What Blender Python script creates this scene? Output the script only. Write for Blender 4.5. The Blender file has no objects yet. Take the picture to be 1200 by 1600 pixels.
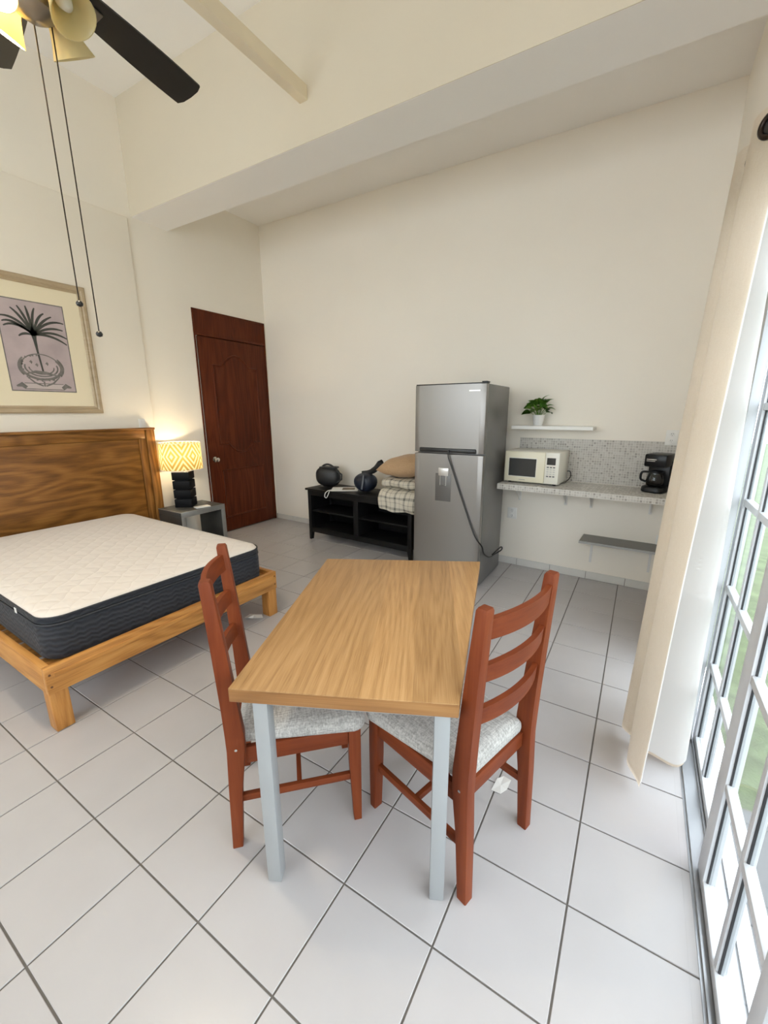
import bpy, bmesh, math, random
from mathutils import Vector, Matrix, noise

random.seed(7)
SC = bpy.context.scene
COL = SC.collection
PI = math.pi
R = math.radians

# ------------------------------------------------------------------ camera
cam_d = bpy.data.cameras.new('camera')
cam = bpy.data.objects.new('camera', cam_d)
COL.objects.link(cam)
cam_d.sensor_fit = 'VERTICAL'
cam_d.sensor_height = 24.0
cam_d.lens = 646.19 * 24.0 / 1600.0
cam_d.clip_start = 0.02
_r = Vector((0.85216989, 0.52325289, -0.00359198))
_u = Vector((-0.12039156, 0.20274091, 0.97180348))
_f = Vector((-0.50922722, 0.82770921, -0.23576493))
m = Matrix((_r, _u, -_f)).transposed().to_4x4()
m.translation = Vector((2.3342, -0.18317, 1.56887))
cam.matrix_world = m
SC.camera = cam

# ------------------------------------------------------------------ world, light, exposure
world = bpy.data.worlds.new('overcast_sky')
SC.world = world
world.use_nodes = True
_bg = world.node_tree.nodes['Background']
_bg.inputs['Color'].default_value = (0.89, 0.932, 1.0, 1)
_bg.inputs['Strength'].default_value = 5.4

SC.view_settings.view_transform = 'Standard'
SC.view_settings.look = 'None'
SC.view_settings.gamma = 1.0
SC.view_settings.use_curve_mapping = False
SC.view_settings.exposure = 0.33
SC.cycles.use_denoising = True
SC.cycles.max_bounces = 14
SC.cycles.diffuse_bounces = 8
SC.cycles.glossy_bounces = 5
SC.cycles.transparent_max_bounces = 16
SC.cycles.sample_clamp_indirect = 8.0
SC.cycles.caustics_reflective = False
SC.cycles.caustics_refractive = False

def add_light(name, kind, loc, energy, color, size=0.05, rot=None):
    d = bpy.data.lights.new(name, kind)
    d.energy = energy
    d.color = color
    if kind == 'POINT':
        d.shadow_soft_size = size
    o = bpy.data.objects.new(name, d)
    o.location = loc
    if rot:
        o.rotation_euler = rot
    COL.objects.link(o)
    return o

# a portal over the glazed opening only guides the sampling of the sky
_p = add_light('window_portal', 'AREA', (2.80, 1.05, 1.15), 1.0, (1, 1, 1), rot=(0, R(90), 0))
_p.data.shape = 'RECTANGLE'
_p.data.size = 2.35
_p.data.size_y = 3.45
_p.data.cycles.is_portal = True

_p2 = add_light('added_window_portal', 'AREA', (0.2, -3.33, 2.125), 1.0, (1, 1, 1), rot=(R(-90), 0, 0))
_p2.data.shape = 'RECTANGLE'
_p2.data.size = 4.25
_p2.data.size_y = 2.4
_p2.data.cycles.is_portal = True

# ------------------------------------------------------------------ mesh helpers
def BM():
    return bmesh.new()

def finish(bm, name):
    bmesh.ops.recalc_face_normals(bm, faces=bm.faces)
    me = bpy.data.meshes.new(name)
    bm.to_mesh(me)
    bm.free()
    return me

def obj(name, bm, mat, parent=None, smooth=None, loc=None, rz=None, label=None, recalc=True):
    if isinstance(bm, bmesh.types.BMesh):
        if recalc:
            bmesh.ops.recalc_face_normals(bm, faces=bm.faces)
        me = bpy.data.meshes.new(name)
        bm.to_mesh(me)
        bm.free()
        if smooth is not None:
            me.polygons.foreach_set('use_smooth', [True] * len(me.polygons))
            me.set_sharp_from_angle(angle=R(smooth))
        if isinstance(mat, (list, tuple)):
            for q in mat:
                me.materials.append(q)
        elif mat is not None:
            me.materials.append(mat)
    else:
        me = bm
    o = bpy.data.objects.new(name, me)
    COL.objects.link(o)
    if parent is not None:
        o.parent = parent
    if loc is not None:
        o.location = loc
    if rz is not None:
        o.rotation_euler = (0, 0, rz)
    if label:
        o['label'] = label
    return o

def thing(name, label, cat, loc=(0, 0, 0), rz=0.0, group=None):
    o = bpy.data.objects.new(name, None)
    COL.objects.link(o)
    o.empty_display_size = 0.05
    o.location = loc
    o.rotation_euler = (0, 0, rz)
    o['label'] = label
    o['category'] = cat
    if group:
        o['group'] = group
    return o

def tag(o, label, cat, group=None):
    o['label'] = label
    o['category'] = cat
    if group:
        o['group'] = group
    return o

def struct(o, label=None):
    o['kind'] = 'structure'
    if label:
        o['label'] = label
    return o

def dup(root, loc, rz, label, group=None):
    r = root.copy()
    COL.objects.link(r)
    r.location = loc
    r.rotation_euler = (0, 0, rz)
    r['label'] = label
    for ch in list(root.children):
        c = ch.copy()
        COL.objects.link(c)
        c.parent = r
        for g in ch.children:
            d = g.copy()
            COL.objects.link(d)
            d.parent = c
    return r

def box(bm, x0, x1, y0, y1, z0, z1, bev=0.0, seg=2, M=None):
    vs = [bm.verts.new((x, y, z)) for z in (z0, z1) for y in (y0, y1) for x in (x0, x1)]
    idx = ((0, 2, 3, 1), (4, 5, 7, 6), (0, 1, 5, 4), (2, 6, 7, 3), (0, 4, 6, 2), (1, 3, 7, 5))
    fs = [bm.faces.new([vs[i] for i in f]) for f in idx]
    new = list(vs)
    if bev > 0:
        es = list({e for f in fs for e in f.edges})
        res = bmesh.ops.bevel(bm, geom=es, offset=bev, segments=seg, profile=0.5, affect='EDGES')
        new = list({v for v in vs if v.is_valid} | {v for v in res['verts'] if v.is_valid})
    if M is not None:
        for v in new:
            v.co = M @ v.co
    return new

def hexa(bm, bot, top, bev=0.0):
    """a block from four lower and four upper corners, both counted the same way round"""
    a = [bm.verts.new(p) for p in bot]
    b = [bm.verts.new(p) for p in top]
    fs = [bm.faces.new(a[::-1]), bm.faces.new(b)]
    for i in range(4):
        j = (i + 1) % 4
        fs.append(bm.faces.new((a[i], a[j], b[j], b[i])))
    if bev:
        es = list({e for f in fs for e in f.edges})
        bmesh.ops.bevel(bm, geom=es, offset=bev, segments=2, profile=0.5, affect='EDGES')

def loft(bm, rings, cap=True, closed=True, loop=False):
    vr = [[bm.verts.new(p) for p in r] for r in rings]
    n = len(vr[0])
    last = len(vr) if loop else len(vr) - 1
    for i in range(last):
        a, b = vr[i], vr[(i + 1) % len(vr)]
        for j in range(n if closed else n - 1):
            k = (j + 1) % n
            bm.faces.new((a[j], a[k], b[k], b[j]))
    if cap and not loop and closed:
        bm.faces.new(vr[0][::-1])
        bm.faces.new(vr[-1])
    return vr

def tube(bm, pts, r, n=8, loop=False, flat=1.0, up=None):
    pts = [Vector(p) for p in pts]
    rings = []
    prev = None
    L = len(pts)
    for i, p in enumerate(pts):
        if loop:
            t = pts[(i + 1) % L] - pts[i - 1]
        else:
            t = pts[min(i + 1, L - 1)] - pts[max(i - 1, 0)]
        t.normalize()
        if prev is None:
            ref = Vector(up) if up else (Vector((0, 0, 1)) if abs(t.z) < 0.9 else Vector((1, 0, 0)))
            a = (ref - t * ref.dot(t)).normalized()
        else:
            a = (prev - t * prev.dot(t))
            if a.length < 1e-6:
                a = Vector((1, 0, 0))
            a.normalize()
        prev = a
        b = t.cross(a)
        rr = r[i] if isinstance(r, (list, tuple)) else r
        rings.append([p + a * (math.cos(2 * PI * k / n) * rr) + b * (math.sin(2 * PI * k / n) * rr * flat) for k in range(n)])
    loft(bm, rings, cap=not loop, loop=loop)

def lathe(bm, prof, n=24, M=None, uv=False, cap=False):
    rings = []
    for (r, z) in prof:
        ring = [Vector((r * math.cos(2 * PI * k / n), r * math.sin(2 * PI * k / n), z)) for k in range(n)]
        if M is not None:
            ring = [M @ p for p in ring]
        rings.append(ring)
    loft(bm, rings, cap=cap)

def cyl(bm, c, r, h, n=20, axis='Z', bev=0.0):
    c = Vector(c)
    M = Matrix.Translation(c)
    if axis == 'X':
        M = M @ Matrix.Rotation(PI / 2, 4, 'Y')
    elif axis == 'Y':
        M = M @ Matrix.Rotation(-PI / 2, 4, 'X')
    prof = [(r, 0), (r, h)] if not bev else [(r - bev, 0), (r, bev), (r, h - bev), (r - bev, h)]
    lathe(bm, prof, n, M, cap=True)

def prism(bm, poly, d0, d1, axis='Z', bev=0.0):
    def P(a, b, d):
        return {'Z': (a, b, d), 'Y': (a, d, b), 'X': (d, a, b)}[axis]
    lo = [bm.verts.new(P(a, b, d0)) for a, b in poly]
    hi = [bm.verts.new(P(a, b, d1)) for a, b in poly]
    fs = [bm.faces.new(lo[::-1]), bm.faces.new(hi)]
    n = len(poly)
    for i in range(n):
        j = (i + 1) % n
        fs.append(bm.faces.new((lo[i], lo[j], hi[j], hi[i])))
    if bev:
        es = list({e for f in fs for e in f.edges})
        bmesh.ops.bevel(bm, geom=es, offset=bev, segments=2, profile=0.5, affect='EDGES')

def rrect(w, d, r, n=5):
    """rounded rectangle outline, centred"""
    pts = []
    for cx, cy, a0 in ((w / 2 - r, d / 2 - r, 0), (-w / 2 + r, d / 2 - r, 90), (-w / 2 + r, -d / 2 + r, 180), (w / 2 - r, -d / 2 + r, 270)):
        for k in range(n + 1):
            a = R(a0 + 90 * k / n)
            pts.append((cx + r * math.cos(a), cy + r * math.sin(a)))
    return pts

def crom(pts, per=6):
    """Catmull-Rom through 2D/3D points"""
    P = [Vector(p) for p in pts]
    P = [P[0] * 2 - P[1]] + P + [P[-1] * 2 - P[-2]]
    out = []
    for i in range(1, len(P) - 2):
        for k in range(per):
            t = k / per
            a, b, c, d = P[i - 1], P[i], P[i + 1], P[i + 2]
            out.append(0.5 * ((2 * b) + (c - a) * t + (2 * a - 5 * b + 4 * c - d) * t * t + (3 * b - a - 3 * c + d) * t ** 3))
    out.append(P[-2].copy())
    return out

# ------------------------------------------------------------------ material helpers
def new_mat(name):
    mt = bpy.data.materials.new(name)
    mt.use_nodes = True
    nt = mt.node_tree
    b = nt.nodes['Principled BSDF']
    return mt, nt, b

def nd(nt, kind, **kw):
    n = nt.nodes.new(kind)
    for k, v in kw.items():
        if k in n.inputs:
            n.inputs[k].default_value = v
        else:
            setattr(n, k, v)
    return n

def rgba(c):
    return (c[0], c[1], c[2], 1.0)

def plain(name, col, rough=0.5, metal=0.0, spec=0.5, var=0.0, scale=8.0, bump=0.0, bscale=60.0, coat=0.0, coord='Object'):
    mt, nt, b = new_mat(name)
    b.inputs['Roughness'].default_value = rough
    b.inputs['Metallic'].default_value = metal
    b.inputs['Specular IOR Level'].default_value = spec
    b.inputs['Coat Weight'].default_value = coat
    tc = nd(nt, 'ShaderNodeTexCoord')
    ns = nd(nt, 'ShaderNodeTexNoise', Scale=scale, Detail=4.0)
    nt.links.new(tc.outputs[coord], ns.inputs['Vector'])
    rp = nd(nt, 'ShaderNodeValToRGB')
    v = var
    rp.color_ramp.elements[0].position = 0.3
    rp.color_ramp.elements[1].position = 0.7
    rp.color_ramp.elements[0].color = rgba([c * (1 - v) for c in col])
    rp.color_ramp.elements[1].color = rgba([min(1, c * (1 + v)) for c in col])
    nt.links.new(ns.outputs['Fac'], rp.inputs['Fac'])
    nt.links.new(rp.outputs['Color'], b.inputs['Base Color'])
    if bump:
        n2 = nd(nt, 'ShaderNodeTexNoise', Scale=bscale, Detail=3.0)
        nt.links.new(tc.outputs[coord], n2.inputs['Vector'])
        bp = nd(nt, 'ShaderNodeBump', Strength=bump, Distance=0.01)
        nt.links.new(n2.outputs['Fac'], bp.inputs['Height'])
        nt.links.new(bp.outputs['Normal'], b.inputs['Normal'])
    return mt

def wood(name, dark, mid, light, grain='X', rough=0.4, s_along=1.2, s_across=14.0, wave=6.0, dist=5.0, coat=0.0, fine=0.35, bump=0.05, wmix=0.45, spec=0.4, figure=70.0, fig_across=5.0, fig_along=0.7):
    """grain runs along local axis `grain`"""
    mt, nt, b = new_mat(name)
    b.inputs['Roughness'].default_value = rough
    b.inputs['Coat Weight'].default_value = coat
    b.inputs['Coat Roughness'].default_value = 0.15
    b.inputs['Specular IOR Level'].default_value = spec
    tc = nd(nt, 'ShaderNodeTexCoord')
    oi = nd(nt, 'ShaderNodeObjectInfo')
    mulv = nd(nt, 'ShaderNodeVectorMath', operation='SCALE')
    mulv.inputs[0].default_value = (3.1, 5.7, 4.3)
    nt.links.new(oi.outputs['Random'], mulv.inputs['Scale'])
    add = nd(nt, 'ShaderNodeVectorMath', operation='ADD')
    nt.links.new(tc.outputs['Object'], add.inputs[0])
    nt.links.new(mulv.outputs['Vector'], add.inputs[1])
    mp = nd(nt, 'ShaderNodeMapping')
    sc = {'X': (s_along, s_across, s_across), 'Y': (s_across, s_along, s_across), 'Z': (s_across, s_across, s_along)}[grain]
    mp.inputs['Scale'].default_value = sc
    nt.links.new(add.outputs['Vector'], mp.inputs['Vector'])
    n1 = nd(nt, 'ShaderNodeTexNoise', Scale=1.0, Detail=5.0, Roughness=0.6, Distortion=0.6)
    nt.links.new(mp.outputs['Vector'], n1.inputs['Vector'])
    mp2 = nd(nt, 'ShaderNodeMapping')
    mp2.inputs['Scale'].default_value = tuple((fig_across if v == s_across else fig_along) for v in sc)
    nt.links.new(add.outputs['Vector'], mp2.inputs['Vector'])
    n2 = nd(nt, 'ShaderNodeTexNoise', Scale=1.0, Detail=1.5, Roughness=0.45)
    nt.links.new(mp2.outputs['Vector'], n2.inputs['Vector'])
    mf = nd(nt, 'ShaderNodeMath', operation='MULTIPLY')
    mf.inputs[1].default_value = figure
    nt.links.new(n2.outputs['Fac'], mf.inputs[0])
    sn = nd(nt, 'ShaderNodeMath', operation='SINE')
    nt.links.new(mf.outputs[0], sn.inputs[0])
    wv = nd(nt, 'ShaderNodeMath', operation='MULTIPLY_ADD')
    wv.inputs[1].default_value = 0.5
    wv.inputs[2].default_value = 0.5
    nt.links.new(sn.outputs[0], wv.inputs[0])
    mp3 = nd(nt, 'ShaderNodeMapping')
    mp3.inputs['Scale'].default_value = tuple((v * 12 if v == s_across else v * 3) for v in sc)
    nt.links.new(add.outputs['Vector'], mp3.inputs['Vector'])
    n3 = nd(nt, 'ShaderNodeTexNoise', Scale=1.0, Detail=2.0)
    nt.links.new(mp3.outputs['Vector'], n3.inputs['Vector'])
    mx = nd(nt, 'ShaderNodeMix', data_type='FLOAT')
    mx.inputs[0].default_value = wmix
    nt.links.new(n1.outputs['Fac'], mx.inputs[2])
    nt.links.new(wv.outputs[0], mx.inputs[3])
    mx2 = nd(nt, 'ShaderNodeMix', data_type='FLOAT')
    mx2.inputs[0].default_value = fine
    nt.links.new(mx.outputs[0], mx2.inputs[2])
    nt.links.new(n3.outputs['Fac'], mx2.inputs[3])
    rp = nd(nt, 'ShaderNodeValToRGB')
    e = rp.color_ramp.elements
    e[0].position = 0.25
    e[0].color = rgba(dark)
    e[1].position = 0.72
    e[1].color = rgba(light)
    q = e.new(0.5)
    q.color = rgba(mid)
    nt.links.new(mx2.outputs[0], rp.inputs['Fac'])
    nt.links.new(rp.outputs['Color'], b.inputs['Base Color'])
    if bump:
        bp = nd(nt, 'ShaderNodeBump', Strength=bump, Distance=0.005)
        nt.links.new(mx2.outputs[0], bp.inputs['Height'])
        nt.links.new(bp.outputs['Normal'], b.inputs['Normal'])
    return mt

def fabric(name, c1, c2, scale=320.0, rough=0.9, bump=0.25, streak=(1, 1, 1)):
    mt, nt, b = new_mat(name)
    b.inputs['Roughness'].default_value = rough
    b.inputs['Specular IOR Level'].default_value = 0.15
    b.inputs['Sheen Weight'].default_value = 0.15
    tc = nd(nt, 'ShaderNodeTexCoord')
    outs = []
    for st in ((0.08, 1, 1), (1, 0.08, 1), (1, 1, 0.08)):
        mp = nd(nt, 'ShaderNodeMapping')
        mp.inputs['Scale'].default_value = tuple(a * b_ for a, b_ in zip(st, streak))
        nt.links.new(tc.outputs['Object'], mp.inputs['Vector'])
        ns = nd(nt, 'ShaderNodeTexNoise', Scale=scale, Detail=2.0)
        nt.links.new(mp.outputs['Vector'], ns.inputs['Vector'])
        outs.append(ns)
    a1 = nd(nt, 'ShaderNodeMath', operation='ADD')
    nt.links.new(outs[0].outputs['Fac'], a1.inputs[0])
    nt.links.new(outs[1].outputs['Fac'], a1.inputs[1])
    a2 = nd(nt, 'ShaderNodeMath', operation='ADD')
    nt.links.new(a1.outputs[0], a2.inputs[0])
    nt.links.new(outs[2].outputs['Fac'], a2.inputs[1])
    dv = nd(nt, 'ShaderNodeMath', operation='DIVIDE')
    dv.inputs[1].default_value = 3.0
    nt.links.new(a2.outputs[0], dv.inputs[0])
    rp = nd(nt, 'ShaderNodeValToRGB')
    rp.color_ramp.elements[0].position = 0.40
    rp.color_ramp.elements[1].position = 0.60
    rp.color_ramp.elements[0].color = rgba(c1)
    rp.color_ramp.elements[1].color = rgba(c2)
    nt.links.new(dv.outputs[0], rp.inputs['Fac'])
    nt.links.new(rp.outputs['Color'], b.inputs['Base Color'])
    bp = nd(nt, 'ShaderNodeBump', Strength=bump, Distance=0.002)
    nt.links.new(dv.outputs[0], bp.inputs['Height'])
    nt.links.new(bp.outputs['Normal'], b.inputs['Normal'])
    return mt

MAT = {}
MAT['wall'] = plain('wall_plaster', (0.872, 0.821, 0.735), 0.75, var=0.012, scale=1.5, bump=0.04, bscale=40)
MAT['ceiling'] = plain('ceiling_paint', (0.89, 0.87, 0.84), 0.8, var=0.01, scale=1.2, bump=0.03, bscale=40)
MAT['upper'] = plain('warm_light_upper', (0.69, 0.62, 0.495), 0.75, var=0.012, scale=1.5, bump=0.04, bscale=40)  # tan tone imitates the dimmer, warmer light on the beam face
MAT['rafter'] = plain('rafter_paint', (0.80, 0.70, 0.53), 0.6, var=0.04, scale=3)
MAT['grout'] = plain('floor_grout', (0.15, 0.135, 0.12), 0.9, var=0.1, scale=30)
MAT['white_paint'] = plain('white_paint', (0.85, 0.84, 0.81), 0.5)
MAT['alu'] = plain('white_aluminium', (0.60, 0.615, 0.64), 0.35, metal=0.0, spec=0.6)
MAT['black_rubber'] = plain('black_rubber', (0.02, 0.02, 0.022), 0.6)
MAT['track'] = plain('aluminium_track', (0.45, 0.46, 0.48), 0.35, metal=0.8)

def tile_mat():
    mt, nt, b = new_mat('floor_tile_ceramic')
    b.inputs['Roughness'].default_value = 0.27
    b.inputs['Specular IOR Level'].default_value = 0.5
    tc = nd(nt, 'ShaderNodeTexCoord')
    oi = nd(nt, 'ShaderNodeObjectInfo')
    ns = nd(nt, 'ShaderNodeTexNoise', Scale=6.0, Detail=4.0, Roughness=0.5, noise_dimensions='4D')
    mw = nd(nt, 'ShaderNodeMath', operation='MULTIPLY')
    mw.inputs[1].default_value = 40.0
    nt.links.new(oi.outputs['Random'], mw.inputs[0])
    nt.links.new(mw.outputs[0], ns.inputs['W'])
    nt.links.new(tc.outputs['Object'], ns.inputs['Vector'])
    rp = nd(nt, 'ShaderNodeValToRGB')
    rp.color_ramp.elements[0].position = 0.1
    rp.color_ramp.elements[1].position = 0.9
    rp.color_ramp.elements[0].color = (0.455, 0.434, 0.433, 1)
    rp.color_ramp.elements[1].color = (0.49, 0.471, 0.472, 1)
    nt.links.new(ns.outputs['Fac'], rp.inputs['Fac'])
    nt.links.new(rp.outputs['Color'], b.inputs['Base Color'])
    return mt
MAT['tile'] = tile_mat()

def glass_mat():
    mt = bpy.data.materials.new('window_glass')
    mt.use_nodes = True
    nt = mt.node_tree
    nt.nodes.clear()
    out = nd(nt, 'ShaderNodeOutputMaterial')
    tr = nd(nt, 'ShaderNodeBsdfTransparent')
    tr.inputs['Color'].default_value = (0.93, 0.955, 0.95, 1)
    gl = nd(nt, 'ShaderNodeBsdfGlossy')
    gl.inputs['Roughness'].default_value = 0.02
    fr = nd(nt, 'ShaderNodeFresnel', IOR=1.5)
    mx = nd(nt, 'ShaderNodeMixShader')
    geo = nd(nt, 'ShaderNodeNewGeometry')
    inv = nd(nt, 'ShaderNodeMath', operation='SUBTRACT')
    inv.inputs[0].default_value = 1.0
    nt.links.new(geo.outputs['Backfacing'], inv.inputs[1])
    mu = nd(nt, 'ShaderNodeMath', operation='MULTIPLY')
    nt.links.new(fr.outputs[0], mu.inputs[0])
    nt.links.new(inv.outputs[0], mu.inputs[1])
    nt.links.new(mu.outputs[0], mx.inputs[0])
    nt.links.new(tr.outputs[0], mx.inputs[1])
    nt.links.new(gl.outputs[0], mx.inputs[2])
    nt.links.new(mx.outputs[0], out.inputs['Surface'])
    return mt
MAT['glass'] = glass_mat()

# ------------------------------------------------------------------ the room
XL, XR, YF = -2.27, 2.66, -3.2
TH = math.atan2(-0.205, 4.93)          # the back wall stands a little out of square with the tiles
BW0 = Vector((XL, 4.19, 0))
def bw(u, v=0.0, z=0.0):
    """u along the back wall from the left corner, v out into the room"""
    c, s = math.cos(TH), math.sin(TH)
    return Vector((BW0.x + u * c + v * s, BW0.y + u * s - v * c, z))
ULEN = 4.934

# floor: grout bed and tiles
bm = BM()
box(bm, XL - 0.1, XR + 0.02, YF - 0.1, 4.3, -0.12, -0.004)
floor = struct(obj('floor', bm, MAT['grout']), 'pale grey square ceramic floor tiles with thin brown grout')
T = 0.33
G = 0.006
def tile_mesh(w, d, h=0.009, c=0.0015):
    bm = BM()
    lo = [(-w / 2, -d / 2), (w / 2, -d / 2), (w / 2, d / 2), (-w / 2, d / 2)]
    hi = [(-w / 2 + c, -d / 2 + c), (w / 2 - c, -d / 2 + c), (w / 2 - c, d / 2 - c), (-w / 2 + c, d / 2 - c)]
    loft(bm, [[(x, y, -h) for x, y in lo], [(x, y, -c) for x, y in lo], [(x, y, 0) for x, y in hi]], cap=True)
    bmesh.ops.recalc_face_normals(bm, faces=bm.faces)
    me = bpy.data.meshes.new('floor_tile')
    bm.to_mesh(me)
    bm.free()
    me.materials.append(MAT['tile'])
    return me
full = tile_mesh(T - G, T - G)
cut_l = tile_mesh(0.29 - G, T - G)
strip = tile_mesh(0.026, T - G)
for i in range(-3, 13):
    for j in range(-7, 8):
        y = (i + 0.5) * T
        if j == -7:
            obj('tile', cut_l, None, floor, loc=(-6 * T - 0.145, y, 0))
        else:
            obj('tile', full, None, floor, loc=((j + 0.5) * T, y, 0))
    obj('tile', strip, None, floor, loc=(2.6475, (i + 0.5) * T, 0))
bm = BM()
for i in range(-10, -3):
    for j in range(-7, 8):
        x0, x1 = max(j * T, XL), (j + 1) * T
        box(bm, x0 + G / 2, x1 - G / 2, i * T + G / 2, (i + 1) * T - G / 2, -0.009, 0)
tf = obj('tile_field', bm, MAT['tile'], floor)
tf['kind'] = 'stuff'

# walls
def ztop(x):
    return 4.45 - 0.035 * (x + 2.25)
bm = BM()
a, b_ = bw(-0.15), bw(ULEN + 0.25)
n = Vector((-math.sin(TH), math.cos(TH), 0)) * 0.15
hexa(bm, [a, b_, b_ + n, a + n], [p + Vector((0, 0, 4.2)) for p in (a, b_, b_ + n, a + n)])
struct(obj('wall_back', bm, MAT['wall']), 'plain warm white plaster wall behind the fridge')

bm = BM()
DY0, DY1, DZ = 3.07, 4.165, 2.745
box(bm, XL - 0.15, XL, YF - 0.15, DY0, -0.1, 4.7)
box(bm, XL - 0.15, XL, DY0, DY1, DZ, 4.7)
box(bm, XL - 0.15, XL, DY1, 4.35, -0.1, 4.7)
wl = struct(obj('wall_left', bm, MAT['wall']), 'warm white plaster wall behind the headboard and the door')
bm = BM()
box(bm, XL - 0.01, XL + 0.025, YF, 2.455, 0.0, 3.44, bev=0.012, seg=3)
obj('plaster_panel', bm, MAT['wall'], wl, smooth=40)

OY0, OY1, OZ = -0.66, 2.76, 2.33
bm = BM()
box(bm, XR, XR + 0.15, OY1, 4.2, -0.1, 4.7)
box(bm, XR, XR + 0.15, YF - 0.15, OY0, -0.1, 4.7)
box(bm, XR, XR + 0.15, OY0, OY1, OZ, 4.7)
struct(obj('wall_right', bm, MAT['wall']), 'white wall around the sliding glass doors')
bm = BM()
FX0, FX1, FZ0, FZ1 = -1.9, 2.3, 1.15, 3.3
box(bm, XL - 0.1, FX0, YF - 0.15, YF, -0.1, 4.7)
box(bm, FX1, XR + 0.1, YF - 0.15, YF, -0.1, 4.7)
box(bm, FX0, FX1, YF - 0.15, YF, -0.1, FZ0)
box(bm, FX0, FX1, YF - 0.15, YF, FZ1, 4.7)
struct(obj('wall_front', bm, MAT['wall']), 'plain white wall behind the viewer with a tall window added for light')

# ceiling, dropped beam and alcove ceiling
def slab(y0, y1, zl, zr, zt):
    bm = BM()
    xa, xb = XL - 0.1, XR + 0.1
    hexa(bm, [(xa, y0, zl), (xb, y0, zr), (xb, y1, zr), (xa, y1, zl)], [(xa, y0, zt), (xb, y0, zt), (xb, y1, zt), (xa, y1, zt)])
    return bm
ceil = struct(obj('ceiling', slab(YF - 0.1, 2.6, 4.45, 4.275, 4.75), MAT['ceiling']), 'high off-white ceiling above the fan')
obj('alcove_ceiling', slab(2.7, 4.35, 3.935, 3.75, 4.2), MAT['ceiling'], ceil)
wu = struct(obj('wall_upper', slab(2.505, 2.885, 3.462, 3.40, 4.74), MAT['ceiling']), 'deep cream beam crossing the room above the door')
bm = BM()
xa, xb = XL, XR
hexa(bm, [(xa, 2.500, 3.4635), (xb, 2.500, 3.4015), (xb, 2.506, 3.4015), (xa, 2.506, 3.4635)], [(xa, 2.500, 4.7), (xb, 2.500, 4.7), (xb, 2.506, 4.7), (xa, 2.506, 4.7)])
obj('warm_toned_face', bm, MAT['upper'], wu)  # thin sheet carrying the warm light tone in its colour
bm = BM()
box(bm, 0.0, 0.072, YF, 2.5, 3.675, 3.765, bev=0.004)
o = obj('ceiling_rafter', bm, MAT['rafter'])
struct(o, 'long beige square timber running overhead to the beam')

# baseboards: ceramic skirting pieces
MAT['skirt'] = plain('skirting_ceramic', (0.66, 0.645, 0.615), 0.35, var=0.04, scale=6)
bm = BM()
box(bm, 0, ULEN, -0.004, 0.0, 0, 0.07)
bb = struct(obj('baseboard_back', bm, MAT['grout'], loc=bw(0), rz=TH), 'row of low ceramic skirting tiles along the back wall')
bm = BM()
box(bm, 0.002, 0.328, -0.011, -0.003, 0.001, 0.074, bev=0.0015, seg=1)
sk = None
for k in range(15):
    if sk is None:
        sk = obj('skirting_tile', bm, MAT['skirt'], bb, loc=(0.0 + 0.015, 0, 0))
    else:
        obj('skirting_tile', sk.data, None, bb, loc=(k * T + 0.015, 0, 0))
bm = BM()
box(bm, XL + 0.025, XL + 0.035, YF, 2.45, 0.001, 0.074, bev=0.0015, seg=1)
box(bm, XL, XL + 0.01, 2.46, DY0, 0.001, 0.074, bev=0.0015, seg=1)
struct(obj('baseboard_left', bm, MAT['skirt']), 'low ceramic skirting under the headboard wall')

# ------------------------------------------------------------------ door
MAT['door'] = wood('mahogany_door', (0.050, 0.010, 0.0035), (0.095, 0.020, 0.007), (0.145, 0.036, 0.012), grain='Z', rough=0.42, s_along=0.8, s_across=9, wmix=0.2, fine=0.4, bump=0.02, coat=0.0, spec=0.15)
MAT['brass'] = plain('satin_steel', (0.66, 0.63, 0.58), 0.25, metal=1.0)
d1 = struct(thing('door_1', 'dark red mahogany door with arched raised panels beside the nightstand', 'door', (XL, 0, 0)))
del d1['category']
bm = BM()
box(bm, -0.06, 0.012, DY0, DY0 + 0.016, 0, DZ, bev=0.002)
box(bm, -0.06, 0.012, DY1 - 0.02, DY1, 0, DZ, bev=0.002)
box(bm, -0.06, 0.012, DY0, DY1, DZ - 0.02, DZ, bev=0.002)
obj('door_frame', bm, MAT['door'], d1, smooth=30)
bm = BM()
box(bm, -0.05, 0.006, DY0 + 0.016, DY1 - 0.02, 2.475, DZ - 0.02)
box(bm, -0.05, 0.014, DY0 + 0.016, DY1 - 0.02, 2.455, 2.478, bev=0.003)
obj('transom_panel', bm, MAT['door'], d1, smooth=30)
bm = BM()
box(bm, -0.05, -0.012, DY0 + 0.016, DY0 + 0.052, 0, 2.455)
obj('gap_light_strip', bm, MAT['white_paint'], d1, label='white strip standing in for light through the gap beside the door leaf')  # pale strip stands in for bright light through the gap
bm = BM()
box(bm, -0.09, -0.055, DY0, DY1, 0, DZ)
obj('door_backing', bm, MAT['door'], d1)  # unseen box added to keep outside brightness out of the door gaps
LY0, LY1 = DY0 + 0.040, DY1 - 0.024
bm = BM()
box(bm, -0.035, 0.008, LY0, LY1, 0.012, 2.448, bev=0.003)
leaf = obj('door_leaf', bm, MAT['door'], d1, smooth=30)
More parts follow.
